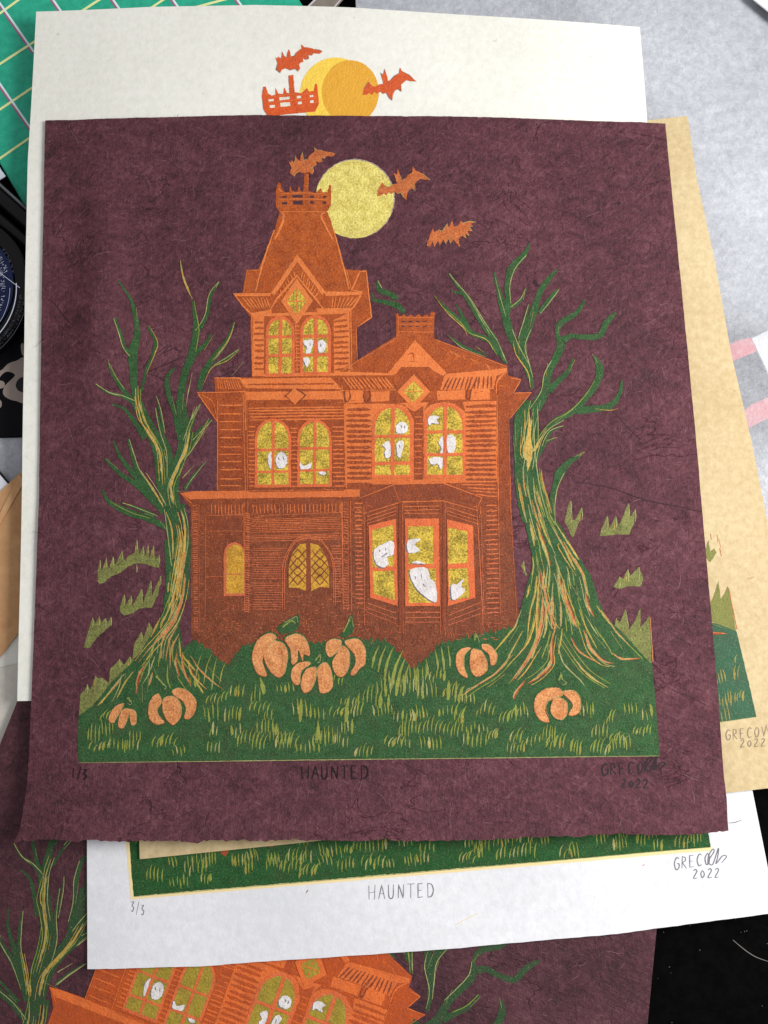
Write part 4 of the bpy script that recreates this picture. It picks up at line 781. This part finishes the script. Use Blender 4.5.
def jag(a, b_, n, amp):
    out = []
    for i in range(n):
        t = i/n; out.append((a[0]+(b_[0]-a[0])*t+random.uniform(-.6, .6), a[1]+(b_[1]-a[1])*t+(-amp if i % 2 else amp*.4)*random.uniform(.3, 1)))
    return out
def ground(k):
    top = [(79.5, 716), (95, 704), (112, 683), (133, 664), (160, 655)]+jag((183, 652), (193, 640), 3, 2)+jag((193, 640), (208, 648), 5, 3)+jag((208, 648), (227, 667), 6, 3)+jag((230, 664), (240, 648), 5, 4)+jag((240, 648), (262, 642), 8, 4)+jag((262, 646), (368, 640), 36, 4)\
        + jag((368, 640), (388, 641), 6, 5)+jag((390, 644), (413, 670), 7, 4)+jag((415, 668), (440, 646), 8, 5)+jag((440, 644), (470, 636), 10, 5)+jag((470, 637), (518, 626), 16, 4)+[(545, 640), (600, 640), (636, 654.5), (651, 663)]
    k.poly('R', top+[(652, 664), (655, 695), (658, 730), (660, 756), (500, 757.5), (300, 759.5), (79.5, 762), (78.5, 738)], 'green', 1, .25)
    k.stroke('R', [(80, 762.4), (220, 761), (400, 759), (560, 757), (660, 756)], 'pale', 2, w=.7)
PUMP_AV = [(123, 713, 16), (173, 706, 28), (275, 655, 26), (311, 675, 24), (347, 655, 24), (476, 660, 24), (557, 704, 26)]
def blades(k, x0=80, x1=656, seed=3, dens=1.0, m1='olive'):
    rs = random.Random(seed); step = 21/math.sqrt(dens); spots = []
    for row, yy in enumerate((682, 700, 719, 738, 751)):
        x = x0+rs.uniform(2, step)
        while x < x1-4: spots.append((x+rs.uniform(-5, 5), yy+rs.uniform(-7, 5), row)); x += step
    for x, y, row in spots:
        if rs.random() < .12 or (row == 0 and not 190 < x < 470): continue
        if any(abs(x+6-a) < r_ and abs(y-6-b_) < r_*.95 for a, b_, r_ in PUMP_AV): continue
        if 470 < x < 640 and y < 706 or x < 185 and y < 722 and row < 2: continue
        nb_ = rs.randint(3, 6); gap = rs.uniform(3.0, 4.6); lean = rs.uniform(-2, 5); H0 = rs.uniform(10, 19); fat = rs.random() < .3; wide = rs.randrange(nb_)
        for i in range(nb_):
            bx = x+i*gap+rs.uniform(-.5, .5); h = H0*(1-.35*abs(i-nb_/2)/nb_)*rs.uniform(.75, 1.1); by = y+rs.uniform(-2.5, 2.5); ln = lean+rs.uniform(-1, 1)
            if not x0+2 < bx < x1-3 or by-h < 655: continue
            ww = rs.uniform(1.0, 1.7)+(1.5 if fat and i == wide else 0)
            k.stroke('R', [(bx, by, ww*.35), (bx+ln*.12, by-h*.4, ww), (bx+ln*.45, by-h*.75, ww*.7), (bx+ln, by-h, .3)], m1 if rs.random() < .85 else 'pale', 3, jit=.12)
            if ww > 1.6 and rs.random() < .4: k.stroke('R', [(bx+ww*.4, by-1, .5), (bx+ln*.3+ww*.45, by-h*.5, .6)], 'ochre', 4)
BLD = [(452, 690, 3, 12, -2), (360, 655, 0, 0, 0)]
def tall_blades(k):
    for x, y, h, ln, ww in [(372, 668, 22, 7, 2), (378, 672, 26, 8, 2), (384, 680, 34, 10, 2.6), (391, 690, 40, 12, 3), (396, 696, 38, 9, 3.4), (403, 696, 32, 6, 2.4), (428, 676, 18, -2, 1.6), (438, 670, 20, -3, 1.6), (444, 672, 26, -3, 2), (450, 668, 22, -2, 1.6), (416, 690, 22, 0, 2.6), (264, 694, 17, -4, 4), (300, 722, 24, 1, 3.6), (346, 722, 24, 2, 4), (318, 740, 20, 0, 3.2),
                            (196, 680, 26, 6, 1.2), (204, 684, 30, 8, 1.2), (212, 690, 32, 5, 1.4), (220, 684, 22, 6, 1.2), (380, 708, 16, 1, 4), (388, 708, 14, 1, 2.6), (448, 700, 20, 1, 4), (455, 702, 22, 2, 2)]:
        k.stroke('R', [(x, y, ww*.5), (x+ln*.3, y-h*.5, ww), (x+ln, y-h, .4)], 'olive', 4); k.stroke('R', [(x+ww*.4, y-2, .4), (x+ln*.3+ww*.5, y-h*.5, .6)], 'pale', 5)
TUFTS = [
 ('M', [(135, 200), (133, 150), (145, 95), (155, 150), (175, 85), (186, 140), (208, 78), (220, 120), (250, 52), (262, 100), (285, 75), (312, 60), (322, 0), (334, 70), (352, 30), (360, 80), (374, 22), (382, 90), (400, 25), (410, 95), (428, 70), (428, 132), (400, 130), (360, 115), (320, 112), (280, 128), (240, 160), (200, 175), (165, 205), (145, 210)]),
 ('M', [(245, 350), (242, 320), (262, 260), (268, 315), (295, 265), (300, 318), (345, 235), (352, 300), (388, 195), (394, 270), (434, 172), (425, 260), (395, 325), (365, 325), (330, 330), (305, 352), (262, 360)]),
 ('M', [(68, 515), (90, 440), (110, 370), (125, 400), (142, 365), (152, 395), (172, 375), (185, 395), (198, 368), (200, 408), (170, 435), (130, 470), (95, 520)]),
 ('M', [(300, 600), (310, 500), (345, 440), (355, 470), (380, 395), (395, 420), (402, 440), (350, 530), (310, 570)]),
 ('M', [(190, 690), (195, 620), (225, 590), (240, 570), (262, 600), (290, 560), (310, 580), (270, 620), (220, 680)]),
 ('M', [(46, 850), (52, 740), (75, 720), (85, 690), (100, 720), (125, 650), (140, 665), (155, 660), (180, 680), (205, 690), (150, 750), (100, 810), (90, 850)]),
 ('O', [(425, 410), (400, 355), (408, 310), (420, 280), (428, 350), (435, 350), (458, 305), (462, 312), (445, 370), (432, 405)]),
 ('O', [(522, 405), (530, 375), (548, 335), (556, 375), (578, 335), (588, 372), (622, 290), (630, 340), (645, 310), (642, 360), (625, 400), (580, 400), (545, 405)]),
 ('O', [(570, 582), (590, 545), (605, 555), (620, 520), (630, 545), (658, 512), (674, 550), (665, 580), (620, 580), (590, 590)]),
 ('O', [(265, 545), (248, 510), (256, 490), (264, 525), (270, 540)]),
 ('Q', [(540, 150), (572, 165), (580, 130), (592, 150), (612, 100), (625, 175), (640, 150), (664, 98), (664, 165), (678, 150), (696, 122), (704, 290), (690, 286), (640, 262), (590, 215), (560, 195)])]
def tuft(k, d):
    f, p = d; k.poly(f, p, 'lime', 1, .3)
    xs = [q[0] for q in p]; ys = [q[1] for q in p]; n = int((max(xs)-min(xs))/22)
    if f != 'Q':
        tips = [q for i, q in enumerate(p) if q[1] < p[i-1][1] and q[1] < p[(i+1) % len(p)][1]]
        for q in tips: k.stroke(f, [(q[0]+1, q[1]+2, .5), (q[0]+3, q[1]+28, .9), (q[0]+1, q[1]+45, .5)], 'pale', 3)
        for q in tips[1::3]: k.stroke(f, [(q[0]-5, q[1]+26, .5), (q[0]-6, q[1]+48, .8)], 'ochre', 3)
    else:
        k.stroke(f, [(698, 130, .8), (708, 285, .8)], 'copper', 3); k.stroke(f, [(612, 104, .5), (622, 160, .8)], 'pale', 3)
PUMPS = [  # lobes, stem
 ('D', [[(385, 562), (415, 580), (400, 600), (370, 640), (352, 690), (372, 755), (330, 745), (308, 690), (310, 640), (335, 590)], [(405, 595), (445, 610), (464, 660), (452, 735), (425, 762), (385, 735), (358, 680), (360, 630), (380, 602)], [(445, 590), (490, 566), (530, 580), (552, 620), (556, 665), (530, 660), (525, 690), (505, 640), (500, 690), (475, 702), (470, 640)]],
  [[(412, 550), (440, 520), (480, 500), (505, 488), (512, 520), (500, 556), (460, 568), (435, 575)]]),
 ('D', [[(545, 686), (560, 698), (520, 730), (512, 785), (488, 788), (472, 755), (480, 715), (510, 692)], [(560, 710), (585, 715), (580, 770), (560, 812), (530, 825), (514, 790), (530, 730)], [(585, 715), (620, 688), (645, 720), (655, 780), (640, 818), (600, 826), (590, 790)]], [[(568, 690), (590, 660), (602, 655), (600, 690), (585, 700)]]),
 ('D', [[(655, 590), (690, 600), (680, 640), (640, 672), (620, 640), (626, 605)], [(690, 615), (722, 640), (726, 700), (710, 745), (680, 758), (655, 730), (648, 690), (670, 650)], [(700, 600), (745, 586), (775, 600), (795, 640), (792, 700), (770, 720), (745, 750), (726, 745), (748, 700), (745, 660), (730, 640)]], [[(680, 580), (710, 540), (722, 495), (735, 488), (745, 540), (735, 570), (705, 590)]]),
 ('E', [[(505, 642), (480, 670), (478, 720), (492, 762), (460, 745), (443, 700), (450, 660), (475, 642)], [(510, 645), (545, 655), (568, 700), (566, 735), (530, 758), (505, 740), (497, 700), (500, 665)], [(545, 628), (575, 632), (605, 670), (600, 705), (580, 712), (572, 670), (545, 645)]], [[(512, 620), (510, 595), (520, 585), (530, 600), (538, 625), (522, 628)]]),
 ('H', [[(210, 240), (205, 262), (182, 300), (170, 320), (152, 312), (155, 285), (178, 252)], [(205, 265), (232, 262), (226, 300), (210, 338), (190, 335), (188, 305)], [(232, 262), (256, 275), (258, 320), (240, 328), (232, 300)]], [[(216, 218), (226, 215), (242, 240), (236, 252), (222, 245)]]),
 ('H', [[(345, 202), (355, 235), (338, 270), (350, 300), (368, 318), (335, 326), (305, 300), (304, 245), (322, 212)], [(360, 220), (400, 212), (428, 240), (432, 290), (402, 328), (375, 310), (356, 270)], [(392, 190), (420, 180), (460, 195), (488, 230), (486, 275), (462, 305), (440, 300), (448, 265), (432, 232), (400, 210)]], [[(318, 120), (332, 128), (360, 165), (378, 185), (368, 198), (345, 178), (340, 150)]]),
 ('J', [[(385, 152), (395, 175), (350, 190), (335, 225), (350, 265), (320, 258), (300, 225), (305, 180), (340, 152)], [(370, 180), (405, 195), (408, 235), (390, 258), (360, 245), (352, 215)], [(390, 165), (425, 158), (450, 185), (450, 225), (432, 242), (410, 240), (425, 205)]], [[(372, 130), (385, 98), (392, 125), (408, 140), (390, 148)]])]
def pumpkin(k, d):
    f, lobes, stems = d; cx = sum(q[0] for l in lobes for q in l)/sum(map(len, lobes)); s = FR[f][2]
    lobes = [[(sum(p[0] for p in l)/len(l)*.06+x*.94, sum(p[1] for p in l)/len(l)*.06+y*.94) for x, y in l] for l in lobes]
    for l in lobes: k.poly(f, [(sum(p[0] for p in l)/len(l)*-.10+x*1.10, sum(p[1] for p in l)/len(l)*-.10+y*1.10) for x, y in l], 'green', 1.5, .2, True)
    for l in lobes:
        mx_ = sum(q[0] for q in l)/len(l); my_ = sum(q[1] for q in l)/len(l)
        for q_ in range(3):
            e = random.uniform(-.3, .3); k.stroke(f, [(mx_+(q[0]-mx_)*(.55+e*.3), my_+(q[1]-my_)*.7, .5) for q in l[q_:q_+3]], 'copper', 4, jit=.2)
        k.poly(f, [(x-.5*s*.6, y+.9*s*.6) for x, y in l], 'red', 2, .15, True); k.poly(f, l, 'peach', 3, .2, True)
        k.stroke(f, [(q[0], q[1], .5) for q in l[:4]], 'pale', 5)
def stem(k, d):
    f, lobes, stems = d
    for l in stems:
        k.poly(f, l, 'green', 4, .2); cx = sum(q[0] for q in l)/len(l); cy = sum(q[1] for q in l)/len(l)
        k.stroke(f, [(a*.55+cx*.45, b_*.55+cy*.45, 1.3) for a, b_ in (l[0], l[len(l)//3], l[len(l)//2])], 'olive', 5); k.stroke(f, [(a*.8+cx*.2, b_*.8+cy*.2, .5) for a, b_ in l[1:5]], 'pale', 6)
BATS = [('F', [(222, 165), (242, 215), (230, 260), (265, 285), (275, 262), (300, 248), (335, 262), (380, 250), (400, 270), (415, 245), (405, 215), (420, 200), (438, 195), (430, 165), (455, 178), (478, 170), (470, 140), (500, 145), (510, 128), (560, 128), (578, 112), (560, 100), (520, 96), (480, 84), (440, 82), (415, 62), (420, 92), (395, 110), (375, 130), (370, 150), (340, 158), (325, 100), (312, 125), (308, 165), (285, 150), (270, 120), (272, 150), (262, 178), (245, 160), (235, 178)]),
 ('G', [(178, 270), (182, 240), (202, 205), (215, 222), (235, 228), (255, 215), (275, 212), (258, 160), (272, 170), (278, 140), (290, 175), (296, 198), (310, 190), (325, 172), (345, 160), (350, 130), (362, 150), (395, 165), (412, 180), (432, 196), (405, 195), (385, 190), (372, 200), (358, 215), (362, 248), (345, 235), (330, 245), (322, 262), (320, 292), (305, 280), (290, 255), (275, 262), (262, 250), (245, 262), (235, 252), (222, 268), (210, 260), (195, 270)]),
 ('G', [(415, 510), (428, 470), (444, 425), (452, 445), (470, 435), (490, 440), (515, 405), (522, 425), (538, 390), (545, 420), (565, 415), (580, 390), (590, 402), (620, 392), (650, 396), (625, 405), (638, 415), (620, 420), (635, 440), (612, 438), (620, 462), (600, 452), (605, 475), (585, 462), (568, 480), (575, 518), (560, 500), (545, 482), (530, 500), (520, 478), (505, 502), (495, 480), (478, 510), (470, 488), (452, 518), (445, 492), (430, 515)])]
def bat(k, d):
    f, p = d; k.poly(f, p, 'bat', 4, .15, step=1.2)
    ed = k.M.get('bat_edge', 'pale')
    i = random.randint(0, 4)
    while i < len(p)-4: k.stroke(f, [(q[0], q[1], .45) for q in p[i:i+3]], ed, 6, curve=False); i += random.randint(4, 8)
def moon_pts(cx, cy, r, n=56, e=1.0): return [(cx+math.cos(i/n*6.2832)*r, cy+math.sin(i/n*6.2832)*r*e) for i in range(n)]
def moon(k):
    k.poly('R', moon_pts(355.2, 198.7, 39.6), 'moonrim', 0, .4); k.poly('R', moon_pts(354.6, 199.2, 39), 'moon', 1, .3)

GL = dict(H=[[(0, 0), (.02, 1)], [(.8, -.05), (.75, 1)], [(0, .55), (.8, .45)]], A=[[(0, 1), (.4, 0), (.8, 1)], [(.12, .62), (.72, .6)]], U=[[(0, 0), (.03, .8), (.3, 1), (.6, .8), (.65, 0)]], N=[[(0, 1), (.03, 0), (.65, 1), (.7, 0)]],
 T=[[(-.1, .02), (.85, 0)], [(.35, 0), (.36, 1)]], E=[[(.6, 0), (0, .03), (.02, 1), (.65, .95)], [(.02, .5), (.5, .48)]], D=[[(0, 0), (.03, 1)], [(-.05, .02), (.5, .1), (.75, .5), (.5, .92), (0, 1)]], G=[[(.75, .1), (.35, 0), (0, .45), (.25, 1), (.7, .85), (.72, .5), (.4, .52)]],
 R=[[(0, 1), (.04, 0), (.5, .08), (.55, .35), (.1, .5), (.7, 1)]], C=[[(.7, .1), (.3, 0), (0, .5), (.25, .97), (.7, .85)]], O=[[(.4, 0), (.02, .4), (.2, .95), (.6, .85), (.7, .3), (.4, 0)]], V=[[(0, 0), (.35, 1), (.8, -.2)]])
GL.update({'1': [[(.3, 0), (.25, 1)]], '3': [[(0, .08), (.5, .05), (.2, .42), (.55, .65), (.3, 1), (0, .9)]], '/': [[(.6, -.15), (0, 1.15)]], '2': [[(0, .2), (.35, 0), (.6, .25), (0, 1), (.7, .95)]], '0': [[(.35, .15), (.02, .55), (.3, 1), (.65, .6), (.35, .15)]],
 '~': [[(.0, .9), (.1, .1), (.5, -.5), (.65, -.3), (.1, .6), (.5, .9), (.9, -.1), (1.1, -.6), (1.0, .2), (.85, .8), (1.5, .1), (1.9, .15), (1.4, .75)]]})
def write(k, s, x, y, w_, h, slope=0, ww=1.0, adv=None, jit=.12, f='R'):
    adv = adv or w_*1.18; cx = x
    for ch in s:
        if ch != ' ':
            for st in GL[ch]:
                k.stroke(f, [(cx+a*w_+random.uniform(-jit, jit), y+b_*h+(cx-x)*slope+random.uniform(-jit, jit)) for a, b_ in st], 'pencil', 2, w=ww, jit=.1, curve=ch in 'GUCO023D~')
        cx += adv

m_glow = ink('warm_gold_ink', (170, 120, 34), (224, 170, 60), contrast=.08, wear=.5)
for M_ in (MAIN, UNDER, WHITE, TAN, CREAM): M_['glow'] = m_glow; M_['paper_hole'] = M_['brown']
MAIN['paper_hole'] = ink('plum_gap', (70, 40, 50), (86, 52, 62)); CREAM['paper_hole'] = ink('cream_gap', (232, 228, 210), (240, 236, 220)); CREAM['bat_edge'] = ink('grey_edge_ink', (110, 104, 110), (140, 134, 138))
CREAM['lite'] = CREAM['lite']

def fibres(sheet_key, quad, n, mats, parent, name='paper_fibre', seed=1):
    "loose plant fibres pressed into the handmade paper"
    rs = random.Random(seed); k = Ink(sheet_key, mats)
    for i in range(n):
        u, v = rs.random(), rs.random(); a, b_, c, d = quad
        x = (1-u)*(1-v)*a[0]+u*(1-v)*b_[0]+u*v*c[0]+(1-u)*v*d[0]; y = (1-u)*(1-v)*a[1]+u*(1-v)*b_[1]+u*v*c[1]+(1-u)*v*d[1]
        th = rs.gauss(0, .7) if rs.random() < .6 else rs.uniform(0, 3.14); L = rs.choice((4, 6, 8, 10, 18)); pts = []
        cur = rs.gauss(0, .09)
        for q in range(5): pts.append((x, y, rs.uniform(.2, .42) if L < 15 else .32)); x += math.cos(th)*L/5; y += math.sin(th)*L/5; th += cur+rs.gauss(0, .15)
        m = rs.choice(('d', 'd', 'd', 'l')); z0 = LV; LVs = k.base; k.base = -2.4; k.stroke('R', pts, m, 1, jit=.03); k.base = LVs
    o = k.build(name, parent); o['kind'] = 'stuff'; return o
m_fd = plain('dark_fibre', (58, 36, 42), .8, .2); m_fl = plain('pale_fibre', (134, 96, 104), .6, .4)

def part(sheet_, mats, T, name, parent, fn, *a, base=0, label=None, **kw):
    k = Ink(sheet_, mats, T, base); k_fn = fn(k, *a, **kw)
    return k.build(name, parent, label)

# ================================================================== lower plum print
zu = Z0['under']
Tu = sim((183, 495), (508, 371), (52, 990), (410.5, 982), Z0['main'], zu)
pu = thing('art_print', 'plum print of the orange house lying tilted at the bottom under the white sheet', 'art print', P(300, 980, zu)+(zu,), 'block prints of the haunted house')
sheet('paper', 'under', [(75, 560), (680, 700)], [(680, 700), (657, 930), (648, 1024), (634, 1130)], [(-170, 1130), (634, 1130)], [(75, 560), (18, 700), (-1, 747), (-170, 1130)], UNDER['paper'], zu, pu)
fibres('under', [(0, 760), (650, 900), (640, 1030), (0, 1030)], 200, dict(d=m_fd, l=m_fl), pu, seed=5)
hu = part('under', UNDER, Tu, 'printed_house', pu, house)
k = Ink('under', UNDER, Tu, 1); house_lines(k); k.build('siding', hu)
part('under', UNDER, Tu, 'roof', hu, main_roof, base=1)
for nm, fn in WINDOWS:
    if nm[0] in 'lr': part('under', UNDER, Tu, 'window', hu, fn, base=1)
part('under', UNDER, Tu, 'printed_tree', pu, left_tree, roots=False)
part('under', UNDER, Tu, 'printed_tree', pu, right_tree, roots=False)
# ================================================================== white print
zw = Z0['white']
Tw = sim((79, 762), (660, 756.5), (134, 896), (711, 848), Z0['main'], zw)
pw = thing('art_print', 'bright white print sheet with grass strip and pencil title lowest before the plum sheet', 'art print', P(400, 900, zw)+(zw,), 'block prints of the haunted house')
sheet('paper', 'white', [(86, 420), (690, 400)], [(690, 400), (752.5, 790), (768, 868), (778, 913)], [(88, 968.5), (200, 966), (420, 951), (620, 934), (778, 913)], [(86, 420), (87.5, 842), (88, 968.5)], WHITE['paper'], zw, pw, thick=.0004, deckle=(0, 0, .00018, 0))
gr = part('white', WHITE, Tw, 'printed_grass', pw, ground); gb = k = Ink('white', WHITE, Tw); k.poly('R', [(79, 762), (79, 690), (200, 680), (640, 680), (655, 690), (659, 740)], 'green', .2, .2); k.build('printed_ground', pw); part('white', WHITE, Tw, 'grass_blades', gr, blades, seed=11, dens=1.15)
k = Ink('white', WHITE, Tw, -.9); k.poly('R', [(75, 680), (82, 680), (82, 761), (661, 755), (661, 759.5), (300, 763), (76, 765)], 'cream', 0, .2); k.build('ink_margin', pw)
k = Ink('white', WHITE, Tw); house(k); 
kk = Ink('white', WHITE, Tw, 2); kk.poly('R', [(207, 719), (212, 716), (222, 718), (230, 716), (238, 719), (232, 723), (226, 721), (220, 724), (213, 722)], 'red', 1, .3); kk.poly('R', [(168, 726), (172, 721), (178, 723), (173, 730)], 'red', 1, .3); kk.build('printed_pumpkin', pw)
class Direct(Ink):
    "shapes given at the pixels where this sheet shows them"
    def vert(s, px, py, z):
        x, y = P(px, py, Z0[s.sheet]); s.v.append((x, y, H(s.sheet, x, y)+z)); s.uvs.append((px/100, py/100)); return len(s.v)-1
k = Direct('white', WHITE); write(k, 'HAUNTED', 369, 885.5, 7.6, 14, -.04, 1.0, 9.8); k.build('title_text', pw)
k = Direct('white', WHITE); write(k, 'GRECO', 675, 858, 6.4, 12, -.16, 1.0, 7.6); write(k, '~', 708, 855, 10, 11, 0, 1.0); write(k, '2022', 694, 869.5, 5.6, 9, -.05, 1.0, 7.2); k.build('signature', pw)
k = Direct('white', WHITE); write(k, '3/3', 131.5, 901, 5, 10, .35, .8, 5, 0.1); k.build('edition_number', pw)
for q_, m_ in (([(306, 893, .5), (308, 890, .9)], 'red'), ([(643, 866, 1), (645, 865, 1)], 'copper'), ([(455, 925, .4), (478, 913, .5)], 'cream')): k = Direct('white', WHITE); k.stroke('R', q_, m_, 2); k.build('ink_smudge', pw)
hr = Direct('white', dict(d=m_dust)); hr.stroke('R', [(729, 823, .5), (735, 822.5, .8), (742, 820, .5)], 'd', 3, jit=.05); tag(hr.build('hair', None), 'short dark hair beside the top print\'s lower right corner on the white sheet', 'hair')
# ================================================================== tan print
zt = Z0['tan']
Tt = sim((650, 617), (659, 757), (728.5, 588), (755.7, 718), Z0['main'], zt)
pt = thing('art_print', 'yellowish tan print sheet sticking out on the right with a green grass corner', 'art print', P(720, 500, zt)+(zt,), 'block prints of the haunted house')
sheet('paper', 'tan', [(120, 176), (400, 147), (687.5, 116)], [(687.5, 116), (696, 175), (715, 262), (731, 354), (751.5, 443), (766.5, 518), (806, 784)], [(140, 859), (300, 843), (727, 793), (806, 784)], [(120, 176), (135, 600), (140, 859)], TAN['paper'], zt, pt, thick=.0004)
gt = part('tan', TAN, Tt, 'printed_grass', pt, ground); part('tan', TAN, Tt, 'grass_blades', gt, blades, 560, 652, 21, 1.6)
part('tan', TAN, Tt, 'grass_tuft', pt, tuft, TUFTS[10])
k = Direct('tan', TAN); k.poly('T', [(290, 190), (296, 150), (302, 138), (308, 175), (322, 165), (328, 180), (318, 200), (308, 212), (300, 205)], 'lime', 1, .2); k.stroke('T', [(309, 115), (311, 135)], 'bat', 1, w=.9); k.stroke('T', [(331, 118), (334, 145)], 'bat', 1, w=.9); k.stroke('T', [(340, 165), (346, 192)], 'bat', 1, w=.8); k.stroke('T', [(336, 130), (344, 165)], 'bat', 1, w=.5); k.build('grass_tuft', pt)
k = Direct('tan', TAN); k.poly('T', [(316, 450), (350, 452), (366, 458), (340, 459), (316, 460)], 'red', 9, .2); k.stroke('T', [(318, 452), (360, 456)], 'copper', 11, w=1.0); k.stroke('T', [(318, 425), (355, 440)], 'olive', 11, w=.8); k.build('printed_root', pt)
k = Direct('tan', TAN); write(k, 'GRECOV', 726, 730, 5.8, 10, -.10, 1.0, 7.2); k.stroke('R', [(766, 726), (771, 737)], 'pencil', 2, w=1); write(k, '2022', 741, 739.5, 5.2, 7.5, -.05, 1.0, 6.8); k.build('signature', pt)
# ================================================================== cream print
zc = Z0['cream']
Tc = sim((312, 163), (403, 185), (298.7, 60), (389.3, 85), Z0['main'], zc)
pc = thing('art_print', 'off-white print sheet showing a two-tone moon above the top plum print', 'art print', P(350, 60, zc)+(zc,), 'block prints of the haunted house')
sheet('paper', 'cream', [(36, 11.3), (150, 6.5), (256, 5), (356, 8.3), (512, 17.3), (640, 26.7)], [(640, 26.7), (647, 121), (664, 400), (682, 690)], [(17.6, 701), (400, 696), (682, 690)], [(36, 11.3), (28, 160), (25.4, 280), (22.4, 480), (19.3, 620), (17.6, 701)], CREAM['paper'], zc, pc, thick=.0004)
k = Direct('cream', CREAM); k.poly('R', moon_pts(336, 94, 36), 'moon', 0, .2)
k.poly('R', moon_pts(350.5, 92.5, 28.5, e=1.12), 'shadow', 1.2, .15); k.build('printed_moon', pc)  # second moon disc, printed in amber ink over the yellow one
for d in BATS[:2]: part('cream', CREAM, Tc, 'printed_bat', pc, bat, d)
part('cream', CREAM, sim((279.3, 183), (330.3, 185), (264.5, 87), (316, 84), Z0['main'], zc), 'printed_tower', pc, crown, base=3)
# ================================================================== top plum print
zm = Z0['main']
pm = thing('art_print', 'topmost plum print of an orange haunted house with yellow moon and pumpkins', 'art print', P(380, 480, zm)+(zm,), 'block prints of the haunted house')
sheet('paper', 'main', [(45, 120.3), (150, 117.6), (256, 115.2), (380, 116), (512, 117.8), (640, 122), (665.3, 123.3)], [(665.3, 123.3), (678.5, 256), (702, 510), (716.8, 676), (726, 800), (725.5, 829)],
      [(19, 840), (28, 837.5), (87, 837.5), (120, 839), (200, 838.5), (300, 838), (456, 838), (540, 834.5), (620, 831.5), (671, 833.5), (725.5, 829)], [(45, 120.3), (44, 200), (42.5, 256), (39, 500), (32, 690), (28.5, 780), (23.5, 828), (19, 840)],
      MAIN['paper'], zm, pm, N=230, deckle=(.0002, .0001, .00085, .0001))
fibres('main', [(47, 124), (662, 126), (722, 826), (24, 826)], 900, dict(d=m_fd, l=m_fl), pm)
def fleck(kind, *a_, **k_):
    k = Ink('main', dict(d=m_fd, l=m_fl)); k.base = -1.5; getattr(k, kind)(*a_, **k_); k.build('paper_fibre' if kind == 'stroke' else 'paper_fleck', pm)
for p in ([(575, 482, .7), (610, 488, 1), (645, 500, 1.2), (685, 508, .9), (701, 512, .6)], [(612, 410, .5), (625, 425, .7), (640, 440, .5)], [(545, 470, .5), (590, 480, .4)], [(52, 490, .6), (45, 505, .7), (42, 520, .4)], [(672, 690, .5), (690, 697, .6), (706, 705, .5)], [(148, 374, .4), (158, 377, .6), (168, 384, .6), (172, 392, .4)], [(650, 555, .5), (660, 545, .6), (662, 538, .4)]): fleck('stroke', 'R', p, 'd', 1, jit=.08)
for x, y, r in ((168, 402, 1.6), (535, 282, 2.6), (537, 285, 2), (695, 616, 1.8), (450, 176, 1.6), (183, 145, 1), (66, 123, 1), (619, 203, 2), (411, 231, 1)): fleck('poly', 'R', moon_pts(x, y, r, 8), 'd', 1, .3)
for x, y in ((590, 288), (608, 300), (448, 420), (672, 520), (560, 340)): fleck('poly', 'R', moon_pts(x, y, .6, 7), 'l', 1, .1)
hm = part('main', MAIN, None, 'printed_house', pm, house)
k = Ink('main', MAIN, None, 1); house_lines(k); house_ground_floor(k); k.build('siding', hm)
part('main', MAIN, None, 'tower_roof', hm, tower_roof, base=1); part('main', MAIN, None, 'roof', hm, main_roof, base=1); part('main', MAIN, None, 'chimney', hm, chimney, base=1); part('main', MAIN, None, 'roof_cresting', hm, crown, base=3)
for nm, fn in WINDOWS: part('main', MAIN, None, 'window', hm, fn, base=1)
part('main', MAIN, None, 'window', hm, w_porch, base=1); part('main', MAIN, None, 'door', hm, w_door, base=1)
for d in BAY: part('main', MAIN, None, 'bay_window', hm, w_bay, d, base=1)
for d in TUFTS: part('main', MAIN, None, 'grass_tuft', pm, tuft, d)
part('main', MAIN, None, 'printed_tree', pm, left_tree, label='dark green tree printed left of the house', base=2)
part('main', MAIN, None, 'printed_tree', pm, right_tree, label='thick dark green tree printed right of the house', base=2)
part('main', MAIN, None, 'printed_branch', pm, small_branch)
gm = part('main', MAIN, None, 'printed_grass', pm, ground, base=1)
k = Ink('main', MAIN, None, 2); blades(k); tall_blades(k); k.build('grass_blades', gm)
for d in PUMPS:
    p_ = part('main', MAIN, None, 'printed_pumpkin', pm, pumpkin, d, base=4); part('main', MAIN, None, 'stem', p_, stem, d, base=4)
part('main', MAIN, None, 'printed_moon', pm, moon)
for d in BATS: part('main', MAIN, None, 'printed_bat', pm, bat, d)
k = Ink('main', MAIN); write(k, 'HAUNTED', 302, 766, 8.4, 13, -.005, 1.5, 9.9); k.build('title_text', pm)
k = Ink('main', MAIN); write(k, 'GRECO', 602, 764, 7.6, 11, -.06, 1.4, 8.9, .3); write(k, '~', 645, 762, 11, 10, 0, 1.4); write(k, '2022', 622, 779, 6, 8, .03, 1.4, 7.2, .3); k.build('signature', pm)
k = Ink('main', MAIN); write(k, '1/3', 73, 767, 5.4, 10, .16, 1.6, 5.6); k.build('edition_number', pm)
